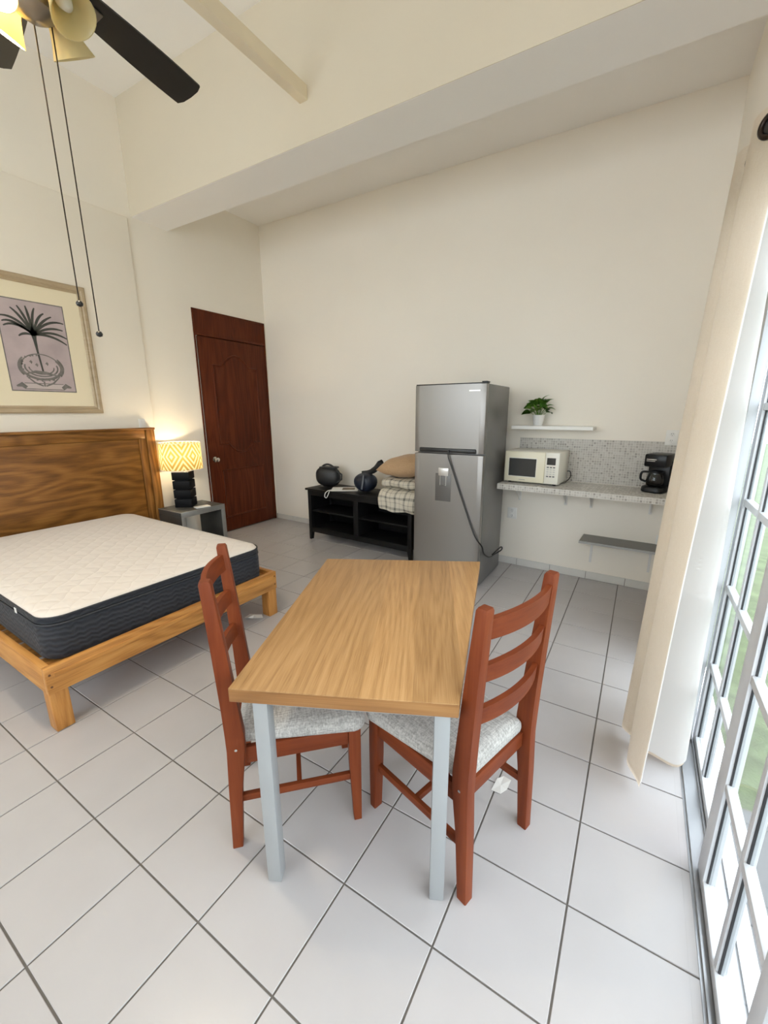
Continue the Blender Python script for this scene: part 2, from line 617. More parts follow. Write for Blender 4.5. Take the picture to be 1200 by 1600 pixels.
# raised panels: outline polygons in (y, z)
yc = (LY0 + LY1) / 2
def raised(y0, y1, z0, z1, sag, rise):
    """a raised field with a proud moulding round it; shoulders then a bow above and below"""
    def bow(t):
        if t <= 0.2 or t >= 0.8:
            return 0.0
        return math.sin(PI * (t - 0.2) / 0.6) ** 0.75
    N = 30
    bm = BM()
    prof = ((0.0, 0.0078), (0.004, 0.017), (0.011, 0.020), (0.018, 0.014), (0.024, 0.0095), (0.036, 0.0095), (0.055, 0.015))
    rings = []
    for k, x in prof:
        lo, hi = [], []
        for q in range(N + 1):
            t = q / N
            y = y0 + k + (y1 - y0 - 2 * k) * t
            lo.append((x, y, z0 + k - sag * bow(t)))
            hi.append((x, y, z1 - k + rise * bow(t)))
        rings.append(lo + hi[::-1])
    vr = loft(bm, rings, cap=False)
    last = vr[-1]
    for q in range(N):
        bm.faces.new((last[q], last[q + 1], last[2 * N + 1 - q - 1], last[2 * N + 1 - q]))
    return obj('raised_panel', bm, MAT['door'], leaf, smooth=40)
raised(LY0 + 0.165, LY1 - 0.165, 1.16, 2.14, 0.12, 0.14)
raised(LY0 + 0.165, LY1 - 0.165, 0.2, 0.84, 0.0, 0.0)
bm = BM()
M = Matrix.Translation((0.008, LY0 + 0.075, 0.985)) @ Matrix.Rotation(PI / 2, 4, 'Y')
lathe(bm, [(0.0, 0.0), (0.034, 0.0), (0.034, 0.006), (0.014, 0.01), (0.012, 0.03), (0.024, 0.036), (0.031, 0.05), (0.026, 0.064), (0.0, 0.068)], 20, M)
obj('door_knob', bm, MAT['brass'], leaf, smooth=40, label='round satin steel door knob')
for z in (0.25, 1.25, 2.2):
    bm = BM()
    cyl(bm, (0.014, LY1 + 0.004, z), 0.008, 0.1, 10)
    obj('hinge', bm, MAT['brass'] if False else MAT['door'], leaf, smooth=40)

# ------------------------------------------------------------------ sliding glass doors
PZ = [0.035 + 0.385 * k for k in range(7)]
def glazed(name, y0, y1, sl, sr, X, label):
    """y0..y1 panel, sl/sr widths of the stiles at y0 and y1; inner face at X"""
    t = 0.034
    root = struct(thing(name, label, 'x', (X, 0, 0)))
    del root['category']
    def part(nm, a, b, c, d, e, f, bev=0.003):
        bm = BM()
        box(bm, a, b, c, d, e, f, bev=bev)
        return obj(nm, bm, MAT['alu'], root, smooth=30)
    part('stile', 0, t, y0, y0 + sl, 0.005, 2.32)
    part('stile', 0, t, y1 - sr, y1, 0.005, 2.32)
    part('rail', 0.001, t - 0.001, y0 + sl, y1 - sr, 0.005, 0.045)
    part('rail', 0.001, t - 0.001, y0 + sl, y1 - sr, 2.285, 2.32)
    ym = (y0 + sl + y1 - sr) / 2
    part('muntin', 0.004, t - 0.004, ym - 0.014, ym + 0.014, 0.045, 2.285)
    zs = [0.045] + [0.043 + 0.385 * k for k in range(1, 6)] + [2.285]
    for z in zs[1:-1]:
        part('muntin', 0.002, t - 0.006, y0 + sl, ym - 0.014, z - 0.014, z + 0.014)
        part('muntin', 0.002, t - 0.006, ym + 0.014, y1 - sr, z - 0.014, z + 0.014)
    for a, b in ((y0 + sl, ym - 0.014), (ym + 0.014, y1 - sr)):
        for k in range(len(zs) - 1):
            z0 = zs[k] + (0.014 if k else 0)
            z1 = zs[k + 1] - (0.014 if k < len(zs) - 2 else 0)
            bm = BM()
            box(bm, 0.016, 0.020, a, b, z0, z1)
            obj('pane', bm, MAT['glass'], root)
            for (aa, bb_, cc, dd) in ((a, a + 0.004, z0, z1), (b - 0.004, b, z0, z1)):
                bm = BM()
                box(bm, 0.010, 0.0155, aa, bb_, cc, dd)
                obj('gasket', bm, MAT['black_rubber'], root)
    return root
glazed('window_1', 0.70, 1.357, 0.062, 0.092, 2.685, 'white framed sliding glass door panel nearest the table chairs')
glazed('window_2', 1.45, 2.095, 0.085, 0.06, 2.727, 'white framed glass door panel partly covered by the curtain')
glazed('window_3', 0.05, 0.77, 0.07, 0.07, 2.727, 'fixed glass door panel at the lower edge of the doors')
glazed('window_4', -0.645, 0.09, 0.07, 0.07, 2.685, 'last sliding glass door panel beside the viewer')
glazed('added_window_6', 2.05, 2.742, 0.07, 0.07, 2.685, 'glass door panel added unseen behind the bunched curtain for light')  # extra panel out of sight, added to light the far corner
bm = BM()
box(bm, 2.661, 2.81, OY0, OY1, -0.05, -0.002)
for x in (2.672, 2.722, 2.765):
    box(bm, x - 0.003, x + 0.003, OY0, OY1, -0.002, 0.010)
tk = struct(obj('trim_1', bm, MAT['track']), 'grey aluminium sliding track set in the floor under the glass doors')
bm = BM()
box(bm, 2.664, 2.80, OY0, OY1, 2.32, OZ)
box(bm, 2.664, 2.80, OY1 - 0.014, OY1, 0, OZ)
box(bm, 2.664, 2.80, OY0, OY0 + 0.014, 0, OZ)
struct(obj('trim_2', bm, MAT['alu']), 'white aluminium frame around the glass doors')

# tall window added out of view, to fill the back wall with daylight
fwn = struct(thing('added_window_5', 'tall white framed window added unseen behind the viewer for fill light', 'x', (0, YF - 0.09, 0)))
del fwn['category']
def fpart(nm, mat, *a):
    bm = BM()
    box(bm, *a)
    return obj(nm, bm, mat, fwn)
NC = 5
pw_ = (FX1 - FX0) / NC
for k in range(NC + 1):
    x = FX0 + k * pw_
    fpart('stile', MAT['alu'], max(FX0, x - 0.025), min(FX1, x + 0.025), 0, 0.04, FZ0, FZ1)
for k in range(NC):
    xa, xb = FX0 + k * pw_ + 0.0255, FX0 + (k + 1) * pw_ - 0.0255
    for z0, z1 in ((FZ0, FZ0 + 0.05), (2.3, 2.34), (FZ1 - 0.05, FZ1)):
        fpart('rail', MAT['alu'], xa, xb, 0, 0.04, z0, z1)
    fpart('pane', MAT['glass'], xa, xb, 0.018, 0.022, FZ0 + 0.05, 2.3)
    fpart('pane', MAT['glass'], xa, xb, 0.018, 0.022, 2.34, FZ1 - 0.05)

# outside: terrace, lawn, garden wall
MAT['terrace'] = plain('terrace_tile', (0.125, 0.127, 0.13), 0.6, var=0.06, scale=2)
MAT['lawn'] = plain('lawn_grass', (0.115, 0.15, 0.075), 0.9, var=0.3, scale=9, bump=0.6, bscale=70)
bm = BM()
box(bm, 2.81, 4.3, -4, 1.76, -0.15, -0.03)
tr = struct(obj('terrace', bm, MAT['grout']), 'pale terrace paving outside the glass doors')
bm = BM()
box(bm, -0.247, 0.247, -0.247, 0.247, -0.03, 0.0, bev=0.003, seg=1)
tt = None
for i in range(3):
    for j in range(-8, 4):
        loc = (2.81 + 0.25 + i * 0.5, j * 0.5 + 0.0, -0.022)
        if tt is None:
            tt = obj('paver', bm, MAT['terrace'], tr, loc=loc)
        else:
            obj('paver', tt.data, None, tr, loc=loc)
bm = BM()
N = 30
vr = []
for i in range(N + 1):
    row = []
    for j in range(N + 1):
        x = 2.88 + 10.4 * i / N
        y = -6 + 34 * j / N
        row.append(bm.verts.new((x, y, -0.085 + 0.03 * noise.noise((x * 1.3, y * 1.3, 0)))))
    vr.append(row)
for i in range(N):
    for j in range(N):
        bm.faces.new((vr[i][j], vr[i + 1][j], vr[i + 1][j + 1], vr[i][j + 1]))
struct(obj('lawn', bm, MAT['lawn']), 'green lawn beyond the terrace')
MAT['gwall'] = plain('garden_wall_paint', (0.75, 0.74, 0.70), 0.8, var=0.05)
bm = BM()
box(bm, 13.2, 13.4, -8, 28, -0.2, 2.2)
struct(obj('garden_wall', bm, MAT['gwall']), 'pale garden wall at the end of the lawn')
# ------------------------------------------------------------------ bed
MAT['pine'] = wood('honey_pine', (0.26, 0.10, 0.022), (0.52, 0.235, 0.058), (0.64, 0.325, 0.095), grain='X', rough=0.42, s_along=2.4, s_across=26, wmix=0.24, coat=0.0)
MAT['pine_y'] = wood('honey_pine_cross', (0.26, 0.10, 0.022), (0.52, 0.235, 0.058), (0.64, 0.325, 0.095), grain='Y', rough=0.42, s_along=2.4, s_across=26, wmix=0.24, coat=0.0)
MAT['pine_z'] = wood('honey_pine_post', (0.24, 0.09, 0.02), (0.48, 0.21, 0.05), (0.60, 0.30, 0.085), grain='Z', rough=0.42, s_along=2.4, s_across=26, wmix=0.24, coat=0.0)
MAT['head_y'] = wood('walnut_stained_oak', (0.095, 0.034, 0.006), (0.235, 0.098, 0.020), (0.35, 0.16, 0.038), grain='Y', rough=0.4, s_along=3.0, s_across=30, wmix=0.27, coat=0.0, fine=0.3, spec=0.35, figure=55.0, fig_across=3.6, fig_along=0.9)
MAT['head_z'] = wood('walnut_stained_oak_post', (0.13, 0.048, 0.009), (0.26, 0.11, 0.024), (0.36, 0.165, 0.04), grain='Z', rough=0.4, s_along=2, s_across=20, wmix=0.35, coat=0.0, fine=0.25, spec=0.35)
bed = thing('bed_frame', 'honey wooden bed frame with a wide dark oak headboard', 'bed', (-1.09, 1.215, 0), R(-0.3))
bx0, bx1, bd = -1.085, 1.10, 0.755
bm = BM(); box(bm, bx1 - 0.035, bx1, -bd, bd, 0.215, 0.357, bev=0.003)
obj('foot_rail', bm, MAT['pine_y'], bed, smooth=30)
for s in (-1, 1):
    bm = BM(); y0, y1 = (-bd, -bd + 0.035) if s < 0 else (bd - 0.035, bd)
    box(bm, bx0, bx1 - 0.0355, y0, y1, 0.215, 0.357, bev=0.003)
    obj('side_rail', bm, MAT['pine'], bed, smooth=30)
for s in (-1, 1):
    y = s * (bd - 0.045) if s > 0 else -bd + 0.005
    y0, y1 = (-bd + 0.004, -bd + 0.084) if s < 0 else (bd - 0.084, bd - 0.004)
    bm = BM(); box(bm, bx1 - 0.088, bx1 - 0.006, y0, y1, 0.0, 0.2145, bev=0.004)
    obj('leg', bm, MAT['pine_z'], bed, smooth=30)
    bm = BM(); box(bm, bx0 + 0.05, bx0 + 0.13, y0, y1, 0.0, 0.2145, bev=0.004)
    obj('leg', bm, MAT['pine_z'], bed, smooth=30)
for s in (-1, 1):
    for z in (0.255, 0.32):
        bm = BM(); cyl(bm, (bx1 - 0.0005, s * (bd - 0.018), z), 0.006, 0.0015, 10, axis='X')
        obj('dowel_plug', bm, plain('dowel_end', (0.13, 0.05, 0.015), 0.5) if s == -1 and z == 0.255 else bpy.data.materials['dowel_end'], bed)
for k in range(8):
    x = bx0 + 0.1 + k * 0.27
    bm = BM(); box(bm, x, x + 0.2, -bd + 0.036, bd - 0.036, 0.30, 0.325, bev=0.002, seg=1)
    obj('bed_slat', bm, MAT['pine_y'], bed)
# headboard, local x of the wall face
hx = -2.243 + 1.09
hz, hy = 1.412, 1.185
hb_m = []
def hb(name, y0, y1, z0, z1, x1, mat, bev=0.003, parent=None):
    bm = BM(); box(bm, hx, hx + x1, y0, y1, z0, z1, bev=bev)
    return obj(name, bm, mat, parent or bed, smooth=30)
hbroot = hb('headboard', -hy + 0.02, hy - 0.02, 0.30, hz - 0.05, 0.020, MAT['head_y'])
hb('headboard_cap', -hy, hy, hz - 0.022, hz, 0.072, MAT['head_y'], parent=hbroot)
hb('top_rail', -hy + 0.10, hy - 0.10, hz - 0.115, hz - 0.0225, 0.045, MAT['head_y'], parent=hbroot)
hb('headboard_panel', -hy + 0.175, hy - 0.175, 0.32, hz - 0.117, 0.034, MAT['head_y'], bev=0.0015, parent=hbroot)
for s in (-1, 1):
    a, b = sorted((s * (hy - 0.09), s * hy)); hb('post', a, b, 0.0, hz - 0.0225, 0.055, MAT['head_z'])
    a, b = sorted((s * (hy - 0.17), s * (hy - 0.094))); hb('stile', a, b, 0.32, hz - 0.117, 0.042, MAT['head_z'], parent=hbroot)

# ------------------------------------------------------------------ mattress
def quilt_mat():
    mt, nt, b = new_mat('cream_quilted_ticking')
    b.inputs['Roughness'].default_value = 0.85
    b.inputs['Specular IOR Level'].default_value = 0.2
    b.inputs['Sheen Weight'].default_value = 0.2
    tc = nd(nt, 'ShaderNodeTexCoord')
    mp = nd(nt, 'ShaderNodeMapping'); mp.inputs['Rotation'].default_value = (0, 0, R(45))
    nt.links.new(tc.outputs['Object'], mp.inputs['Vector'])
    hs = []
    for d in ('X', 'Y'):
        w = nd(nt, 'ShaderNodeTexWave', wave_type='BANDS', bands_direction=d, wave_profile='SIN')
        w.inputs['Scale'].default_value = 3.2; w.inputs['Distortion'].default_value = 2.0; w.inputs['Detail'].default_value = 1.0; w.inputs['Detail Scale'].default_value = 2.5
        nt.links.new(mp.outputs['Vector'], w.inputs['Vector']); hs.append(w)
    mn = nd(nt, 'ShaderNodeMath', operation='MINIMUM')
    nt.links.new(hs[0].outputs['Fac'], mn.inputs[0]); nt.links.new(hs[1].outputs['Fac'], mn.inputs[1])
    pw = nd(nt, 'ShaderNodeMath', operation='POWER'); pw.inputs[1].default_value = 0.35
    nt.links.new(mn.outputs[0], pw.inputs[0])
    bp = nd(nt, 'ShaderNodeBump', Strength=0.35, Distance=0.012)
    nt.links.new(pw.outputs[0], bp.inputs['Height']); nt.links.new(bp.outputs['Normal'], b.inputs['Normal'])
    b.inputs['Base Color'].default_value = (0.70, 0.637, 0.58, 1)
    return mt
def band_mat():
    mt, nt, b = new_mat('charcoal_wavy_quilting')
    b.inputs['Roughness'].default_value = 0.7
    b.inputs['Specular IOR Level'].default_value = 0.25
    b.inputs['Sheen Weight'].default_value = 0.1
    tc = nd(nt, 'ShaderNodeTexCoord')
    w = nd(nt, 'ShaderNodeTexWave', wave_type='BANDS', bands_direction='Z')
    w.inputs['Scale'].default_value = 11.0; w.inputs['Distortion'].default_value = 3.0; w.inputs['Detail'].default_value = 0.0; w.inputs['Detail Scale'].default_value = 1.0
    mp = nd(nt, 'ShaderNodeMapping'); mp.inputs['Scale'].default_value = (3.0, 3.0, 1.0)
    nt.links.new(tc.outputs['Object'], mp.inputs['Vector']); nt.links.new(mp.outputs['Vector'], w.inputs['Vector'])
    rp = nd(nt, 'ShaderNodeValToRGB')
    rp.color_ramp.elements[0].color = (0.018, 0.020, 0.026, 1); rp.color_ramp.elements[1].color = (0.034, 0.037, 0.046, 1)
    nt.links.new(w.outputs['Fac'], rp.inputs['Fac']); nt.links.new(rp.outputs['Color'], b.inputs['Base Color'])
    bp = nd(nt, 'ShaderNodeBump', Strength=0.5, Distance=0.006)
    nt.links.new(w.outputs['Fac'], bp.inputs['Height']); nt.links.new(bp.outputs['Normal'], b.inputs['Normal'])
    return mt
MAT['quilt'] = quilt_mat(); MAT['band'] = band_mat()
MAT['piping'] = plain('charcoal_piping', (0.022, 0.024, 0.030), 0.6)
mt_ = thing('mattress', 'thick mattress with cream quilted top and charcoal sides', 'mattress', (-1.03, 1.222, 0.327), R(-1.5))
MW, MD = 1.99, 1.39
def rings_rr(specs):
    out = []
    for w, d, r, z in specs:
        out.append([(x, y, z) for x, y in rrect(w, d, r, 8)])
    return out
bm = BM()
loft(bm, rings_rr([(MW - .06, MD - .06, .08, 0.0), (MW - .01, MD - .01, .10, 0.02), (MW, MD, .11, 0.05), (MW, MD, .11, 0.17), (MW - .008, MD - .008, .11, 0.195), (MW - .02, MD - .02, .11, 0.203)]))
obj('side_band', bm, MAT['band'], mt_, smooth=60)
bm = BM()
loft(bm, rings_rr([(MW - .03, MD - .03, .11, 0.203), (MW - .002, MD - .002, .115, 0.215), (MW, MD, .115, 0.228), (MW - .006, MD - .006, .115, 0.243)]))
obj('pillow_top_band', bm, MAT['band'], mt_, smooth=60)
bm = BM()
specs = [(MW - .012, MD - .012, .115, 0.2435), (MW - .03, MD - .03, .11, 0.256), (MW - .08, MD - .08, .10, 0.264), (MW - .25, MD - .25, .10, 0.270), (MW - .7, MD - .7, .1, 0.272)]
loft(bm, rings_rr(specs))
obj('top_panel', bm, MAT['quilt'], mt_, smooth=60)
for z, g in ((0.204, 0.002), (0.2435, -0.002)):
    bm = BM(); tube(bm, [(x, y, z) for x, y in rrect(MW - .004 + g, MD - .004 + g, .112, 8)], 0.0055, 6, loop=True)
    obj('piping', bm, MAT['piping'], mt_, smooth=60)
bm = BM(); tube(bm, [(x, y, 0.2505) for x, y in rrect(MW - .03, MD - .03, .112, 8)], 0.004, 6, loop=True)
obj('piping', bm, MAT['quilt'], mt_, smooth=60)
bm = BM(); box(bm, MW / 2 - 0.36, MW / 2 - 0.33, -MD / 2 - 0.004, -MD / 2 - 0.002, 0.205, 0.235)
obj('care_tag', bm, MAT['white_paint'], mt_, label='tiny white fabric tag')

# ------------------------------------------------------------------ framed picture
MAT['pframe'] = wood('champagne_frame', (0.34, 0.255, 0.155), (0.42, 0.325, 0.21), (0.48, 0.385, 0.265), grain='Y', rough=0.4, s_along=2, s_across=20, wmix=0.15, bump=0.02)
MAT['pmat'] = plain('cream_mount_board', (0.80, 0.715, 0.53), 0.8)
MAT['paper'] = plain('mauve_print_paper', (0.46, 0.38, 0.39), 0.7, var=0.12, scale=5)
MAT['ink'] = plain('charcoal_ink', (0.055, 0.058, 0.05), 0.8, var=0.25, scale=20)
MAT['ink2'] = plain('soft_grey_ink', (0.17, 0.16, 0.15), 0.8, var=0.25, scale=25)
pic = thing('framed_picture', 'framed palm tree print with cream mount hanging above the headboard', 'picture', (XL + 0.0255, 0, 0))
PY0, PY1, PZ0, PZ1 = 1.07, 1.947, 1.565, 2.69
fw = 0.065
def mould(pts_in, pts_out, name):
    pass
prof = [(0.0, 0.0), (0.0, 0.022), (0.012, 0.030), (0.030, 0.028), (0.040, 0.018), (0.052, 0.021), (0.060, 0.016), (0.065, 0.010), (0.065, 0.0)]
cs = [(PY0, PZ0, 1, 1), (PY1, PZ0, -1, 1), (PY1, PZ1, -1, -1), (PY0, PZ1, 1, -1)]
for k in range(4):
    a, b = cs[k], cs[(k + 1) % 4]
    bm = BM()
    loft(bm, [[(x, c[0] + c[2] * d, c[1] + c[3] * d) for d, x in prof] for c in (a, b)])
    obj('frame_moulding', bm, MAT['pframe'], pic, smooth=25)
bm = BM(); box(bm, 0.001, 0.006, PY0 + 0.06, PY1 - 0.06, PZ0 + 0.06, PZ1 - 0.06)
obj('mount_board', bm, MAT['pmat'], pic)
AY0, AY1, AZ0, AZ1 = 1.27, 1.75, 1.752, 2.494
bm = BM(); box(bm, 0.006, 0.0068, AY0, AY1, AZ0, AZ1)
prt = obj('print_paper', bm, MAT['paper'], pic, label='mauve grey paper of the palm print')
def ribbon(bm, pts, w, x=0.0072):
    """flat ink stroke through (y,z) points"""
    P = [Vector(p) for p in pts]
    L, Rr = [], []
    for i, p in enumerate(P):
        t = (P[min(i + 1, len(P) - 1)] - P[max(i - 1, 0)]).normalized()
        nn = Vector((-t.y, t.x))
        ww = w[i] if isinstance(w, list) else w
        L.append(bm.verts.new((x, p.x + nn.x * ww / 2, p.y + nn.y * ww / 2)))
        Rr.append(bm.verts.new((x, p.x - nn.x * ww / 2, p.y - nn.y * ww / 2)))
    for i in range(len(P) - 1):
        bm.faces.new((L[i], L[i + 1], Rr[i + 1], Rr[i]))
aw, ah = AY1 - AY0, AZ1 - AZ0
def A(u, v):
    return (AY0 + aw * u, AZ0 + ah * v)
bm = BM()
for e in (0.012,):
    ribbon(bm, [A(.008, .01), A(.008, .99)], 0.008); ribbon(bm, [A(.992, .01), A(.992, .99)], 0.008)
    ribbon(bm, [A(0, .994), A(1, .994)], 0.009); ribbon(bm, [A(0, .006), A(1, .006)], 0.009)
obj('print_border', bm, MAT['ink2'], prt)
bm = BM()
root = (0.47, 0.63)
fr = [(0.02, .80, .25, .84), (0.06, .70, .25, .78), (0.05, .745, .2, .80), (0.20, .90, .33, .84), (0.30, .93, .39, .84), (0.25, .605, .33, .66),
      (0.55, .93, .48, .84), (0.68, .885, .55, .84), (0.79, .86, .6, .80), (0.97, .80, .70, .84), (0.94, .72, .7, .76), (0.99, .63, .75, .72), (0.97, .56, .72, .68), (0.42, .94, .45, .85)]
for ex, ey, mx_, my_ in fr:
    pts = []
    for k in range(11):
        t = k / 10
        x = (1 - t) ** 2 * root[0] + 2 * t * (1 - t) * mx_ + t * t * ex
        y = (1 - t) ** 2 * root[1] + 2 * t * (1 - t) * my_ + t * t * ey
        pts.append(A(x, y))
    ribbon(bm, pts, [0.006 + 0.014 * math.sin(PI * min(1, .12 + .8 * k / 10)) for k in range(11)])
ribbon(bm, [A(.47, .66), A(.475, .58), A(.485, .45), A(.50, .34), A(.515, .22)], [.045, .026, .015, .014, .013])
obj('palm_fronds', bm, MAT['ink'], prt)
bm = BM()
cx, cy = 0.50, 0.275
for (rx, ry, w, a0, a1) in ((.31, .135, .02, 150, 395), (.25, .10, .012, 165, 380), (.19, .075, .01, 180, 365), (.30, .15, .009, 20, 160), (.34, .16, .012, 140, 215), (.34, .16, .012, -35, 40)):
    pts = [A(cx + rx * math.cos(R(a0 + (a1 - a0) * k / 20)), cy + ry * math.sin(R(a0 + (a1 - a0) * k / 20))) for k in range(21)]
    ribbon(bm, pts, w, 0.00725)
for k in range(26):
    a = R(100 + k * 12 + random.uniform(-5, 5))
    r0 = random.uniform(.9, 1.0)
    p = (cx + .31 * r0 * math.cos(a), cy + .14 * r0 * math.sin(a))
    d = a + random.uniform(-.9, .9)
    L_ = random.uniform(.03, .07)
    ribbon(bm, [A(*p), A(p[0] + L_ * .5 * math.cos(d), p[1] + L_ * .35 * math.sin(d)), A(p[0] + L_ * math.cos(d), p[1] + L_ * .6 * math.sin(d))], [.016, .012, .002], 0.0073)
for (u, v) in ((.36, .33), (.44, .30), (.60, .32)):
    ribbon(bm, [A(u - .02, v + .012), A(u, v), A(u, v - .02)], [.022, .018, .002], 0.0073)
ribbon(bm, [A(.27, .20), A(.4, .225), A(.55, .215), A(.72, .19)], [.01, .022, .026, .01], 0.00735)
for s in (-1, 1):
    ribbon(bm, [A(.5 + s * .25, .17), A(.5 + s * .14, .10), A(.5 + s * .02, .065)], [.008, .014, .012], 0.00735)
    ribbon(bm, [A(.5 + s * .42, .055), A(.5 + s * .34, .075), A(.5 + s * .28, .04)], [.012, .04, .03], 0.00735)
ribbon(bm, [A(.2, .092), A(.8, .092)], 0.006, 0.0074); ribbon(bm, [A(.2, .028), A(.8, .028)], 0.006, 0.0074)
ribbon(bm, [A(.5, .12), A(.5, .06)], 0.012, 0.0074)
obj('urn_ornament', bm, MAT['ink2'], prt)
MAT['banner'] = plain('pale_print_banner', (0.52, 0.45, 0.44), 0.8)
bm = BM(); ribbon(bm, [A(.2, .06), A(.8, .06)], 0.042, 0.00715)
obj('print_banner', bm, MAT['banner'], prt)

bm = BM(); box(bm, XL + 0.0255, XL + 0.033, 2.285, 2.355, 1.40, 1.502, bev=0.003)
sw = tag(obj('wall_switch', bm, MAT['white_paint'], smooth=30), 'white wall switch plate just above the headboard corner', 'switch')
bm = BM(); box(bm, XL + 0.0331, XL + 0.036, 2.30, 2.34, 1.445, 1.485, bev=0.001)
obj('rocker', bm, MAT['white_paint'], sw)

# ------------------------------------------------------------------ nightstand
MAT['ns_dark'] = plain('slate_laminate', (0.075, 0.075, 0.07), 0.4, var=0.1, scale=12)
MAT['ns_edge'] = plain('brushed_silver_edge', (0.36, 0.36, 0.345), 0.4, metal=0.55, var=0.05, scale=30)
MAT['ns_grey'] = plain('grey_laminate', (0.22, 0.22, 0.21), 0.5, var=0.05)
ns_ = thing('nightstand', 'slate grey open nightstand with silver edges beside the bed', 'nightstand', (-1.955, 2.60, 0), R(-0.5))
nw, ndp, nh = 0.425, 0.545, 0.527     # x depth, y width
bm = BM(); box(bm, -nw / 2, nw / 2 - 0.006, -ndp / 2, ndp / 2, nh - 0.055, nh, bev=0.003)
obj('top', bm, MAT['ns_dark'], ns_, smooth=30)
bm = BM()
box(bm, nw / 2 - 0.006, nw / 2 + 0.002, -ndp / 2, ndp / 2, nh - 0.057, nh + 0.001, bev=0.001)
box(bm, -nw / 2, nw / 2 + 0.002, -ndp / 2 - 0.003, -ndp / 2 + 0.006, nh - 0.008, nh + 0.0012, bev=0.001)
obj('edge_trim', bm, MAT['ns_edge'], ns_, smooth=30)
for s in (-1, 1):
    y0, y1 = (-ndp / 2, -ndp / 2 + 0.05) if s < 0 else (ndp / 2 - 0.05, ndp / 2)
    bm = BM(); box(bm, -nw / 2, nw / 2 - 0.006, y0, y1, 0, nh - 0.0555, bev=0.003)
    sp = obj('side_panel', bm, MAT['ns_dark'], ns_, smooth=30)
    bm = BM(); box(bm, nw / 2 - 0.0055, nw / 2 + 0.002, y0, y1, 0, nh - 0.0575, bev=0.001)
    obj('edge_trim', bm, MAT['ns_edge'], sp, smooth=30)
bm = BM(); box(bm, -nw / 2, nw / 2 - 0.02, -ndp / 2 + 0.051, ndp / 2 - 0.051, 0.10, 0.125, bev=0.002)
obj('shelf', bm, MAT['ns_dark'], ns_, smooth=30)

# ------------------------------------------------------------------ table lamp
MAT['lamp_black'] = plain('black_lacquer', (0.005, 0.005, 0.006), 0.5, spec=0.15)
MAT['steel'] = plain('polished_steel', (0.62, 0.62, 0.60), 0.22, metal=1.0)
def shade_mat():
    mt, nt, b = new_mat('yellow_diamond_lampshade')
    nt.nodes.remove(b)
    out = nt.nodes['Material Output']
    uv = nd(nt, 'ShaderNodeUVMap')
    sx = nd(nt, 'ShaderNodeSeparateXYZ')
    nt.links.new(uv.outputs['UV'], sx.inputs[0])
    def tri(sock, freq, off):
        m1 = nd(nt, 'ShaderNodeMath', operation='MULTIPLY_ADD'); m1.inputs[1].default_value = freq; m1.inputs[2].default_value = off
        nt.links.new(sock, m1.inputs[0])
        f = nd(nt, 'ShaderNodeMath', operation='FRACT'); nt.links.new(m1.outputs[0], f.inputs[0])
        s = nd(nt, 'ShaderNodeMath', operation='SUBTRACT'); s.inputs[1].default_value = 0.5; nt.links.new(f.outputs[0], s.inputs[0])
        a = nd(nt, 'ShaderNodeMath', operation='ABSOLUTE'); nt.links.new(s.outputs[0], a.inputs[0])
        return a.outputs[0]
    tu = tri(sx.outputs['X'], 6.0, 0.1)
    tv = tri(sx.outputs['Y'], 0.85, 0.05)
    ad = nd(nt, 'ShaderNodeMath', operation='ADD'); nt.links.new(tu, ad.inputs[0]); nt.links.new(tv, ad.inputs[1])
    ml = nd(nt, 'ShaderNodeMath', operation='MULTIPLY'); ml.inputs[1].default_value = 5.0; nt.links.new(ad.outputs[0], ml.inputs[0])
    fr_ = nd(nt, 'ShaderNodeMath', operation='FRACT'); nt.links.new(ml.outputs[0], fr_.inputs[0])
    gt = nd(nt, 'ShaderNodeMath', operation='GREATER_THAN'); gt.inputs[1].default_value = 0.45; nt.links.new(fr_.outputs[0], gt.inputs[0])
    mx = nd(nt, 'ShaderNodeMix', data_type='RGBA')
    mx.inputs[6].default_value = (0.80, 0.70, 0.42, 1)
    mx.inputs[7].default_value = (0.43, 0.29, 0.075, 1)
    nt.links.new(gt.outputs[0], mx.inputs[0])
    df = nd(nt, 'ShaderNodeBsdfDiffuse'); tl = nd(nt, 'ShaderNodeBsdfTranslucent')
    nt.links.new(mx.outputs[2], df.inputs['Color']); nt.links.new(mx.outputs[2], tl.inputs['Color'])
    ms = nd(nt, 'ShaderNodeMixShader'); ms.inputs[0].default_value = 0.42
    nt.links.new(df.outputs[0], ms.inputs[1]); nt.links.new(tl.outputs[0], ms.inputs[2])
    nt.links.new(ms.outputs[0], out.inputs['Surface'])
    return mt
MAT['shade'] = shade_mat()
MAT['bulb'], _nt, _b = new_mat('warm_lit_bulb')
_b.inputs['Emission Color'].default_value = (1.0, 0.80, 0.50, 1); _b.inputs['Emission Strength'].default_value = 25.0
LX, LY, LZ = -2.022, 2.575, 0.5285
lamp = thing('table_lamp', 'lit table lamp with yellow diamond shade and black block base', 'lamp', (LX, LY, LZ), R(38))
hts = [(0.0, 0.093), (0.103, 0.196), (0.206, 0.299), (0.309, 0.395)]
for k, (z0, z1) in enumerate(hts):
    bm = BM(); w = 0.092
    box(bm, -w, w, -w, w, z0, z1, bev=0.006)
    obj('base_block', bm, MAT['lamp_black'], lamp, smooth=30)
bm = BM(); box(bm, -0.07, 0.07, -0.07, 0.07, 0.002, 0.39)
obj('base_core', bm, MAT['lamp_black'], lamp)
bm = BM(); box(bm, -0.092, 0.092, -0.092, 0.092, 0.3955, 0.402, bev=0.001)
obj('base_cap', bm, MAT['steel'], lamp)
bm = BM(); cyl(bm, (0, 0, 0.402), 0.012, 0.12, 12)
obj('stem', bm, MAT['steel'], lamp, smooth=40)
S0, S1, SR0, SR1 = 0.425, 0.715, 0.217, 0.210
bm = BM()
nseg = 64
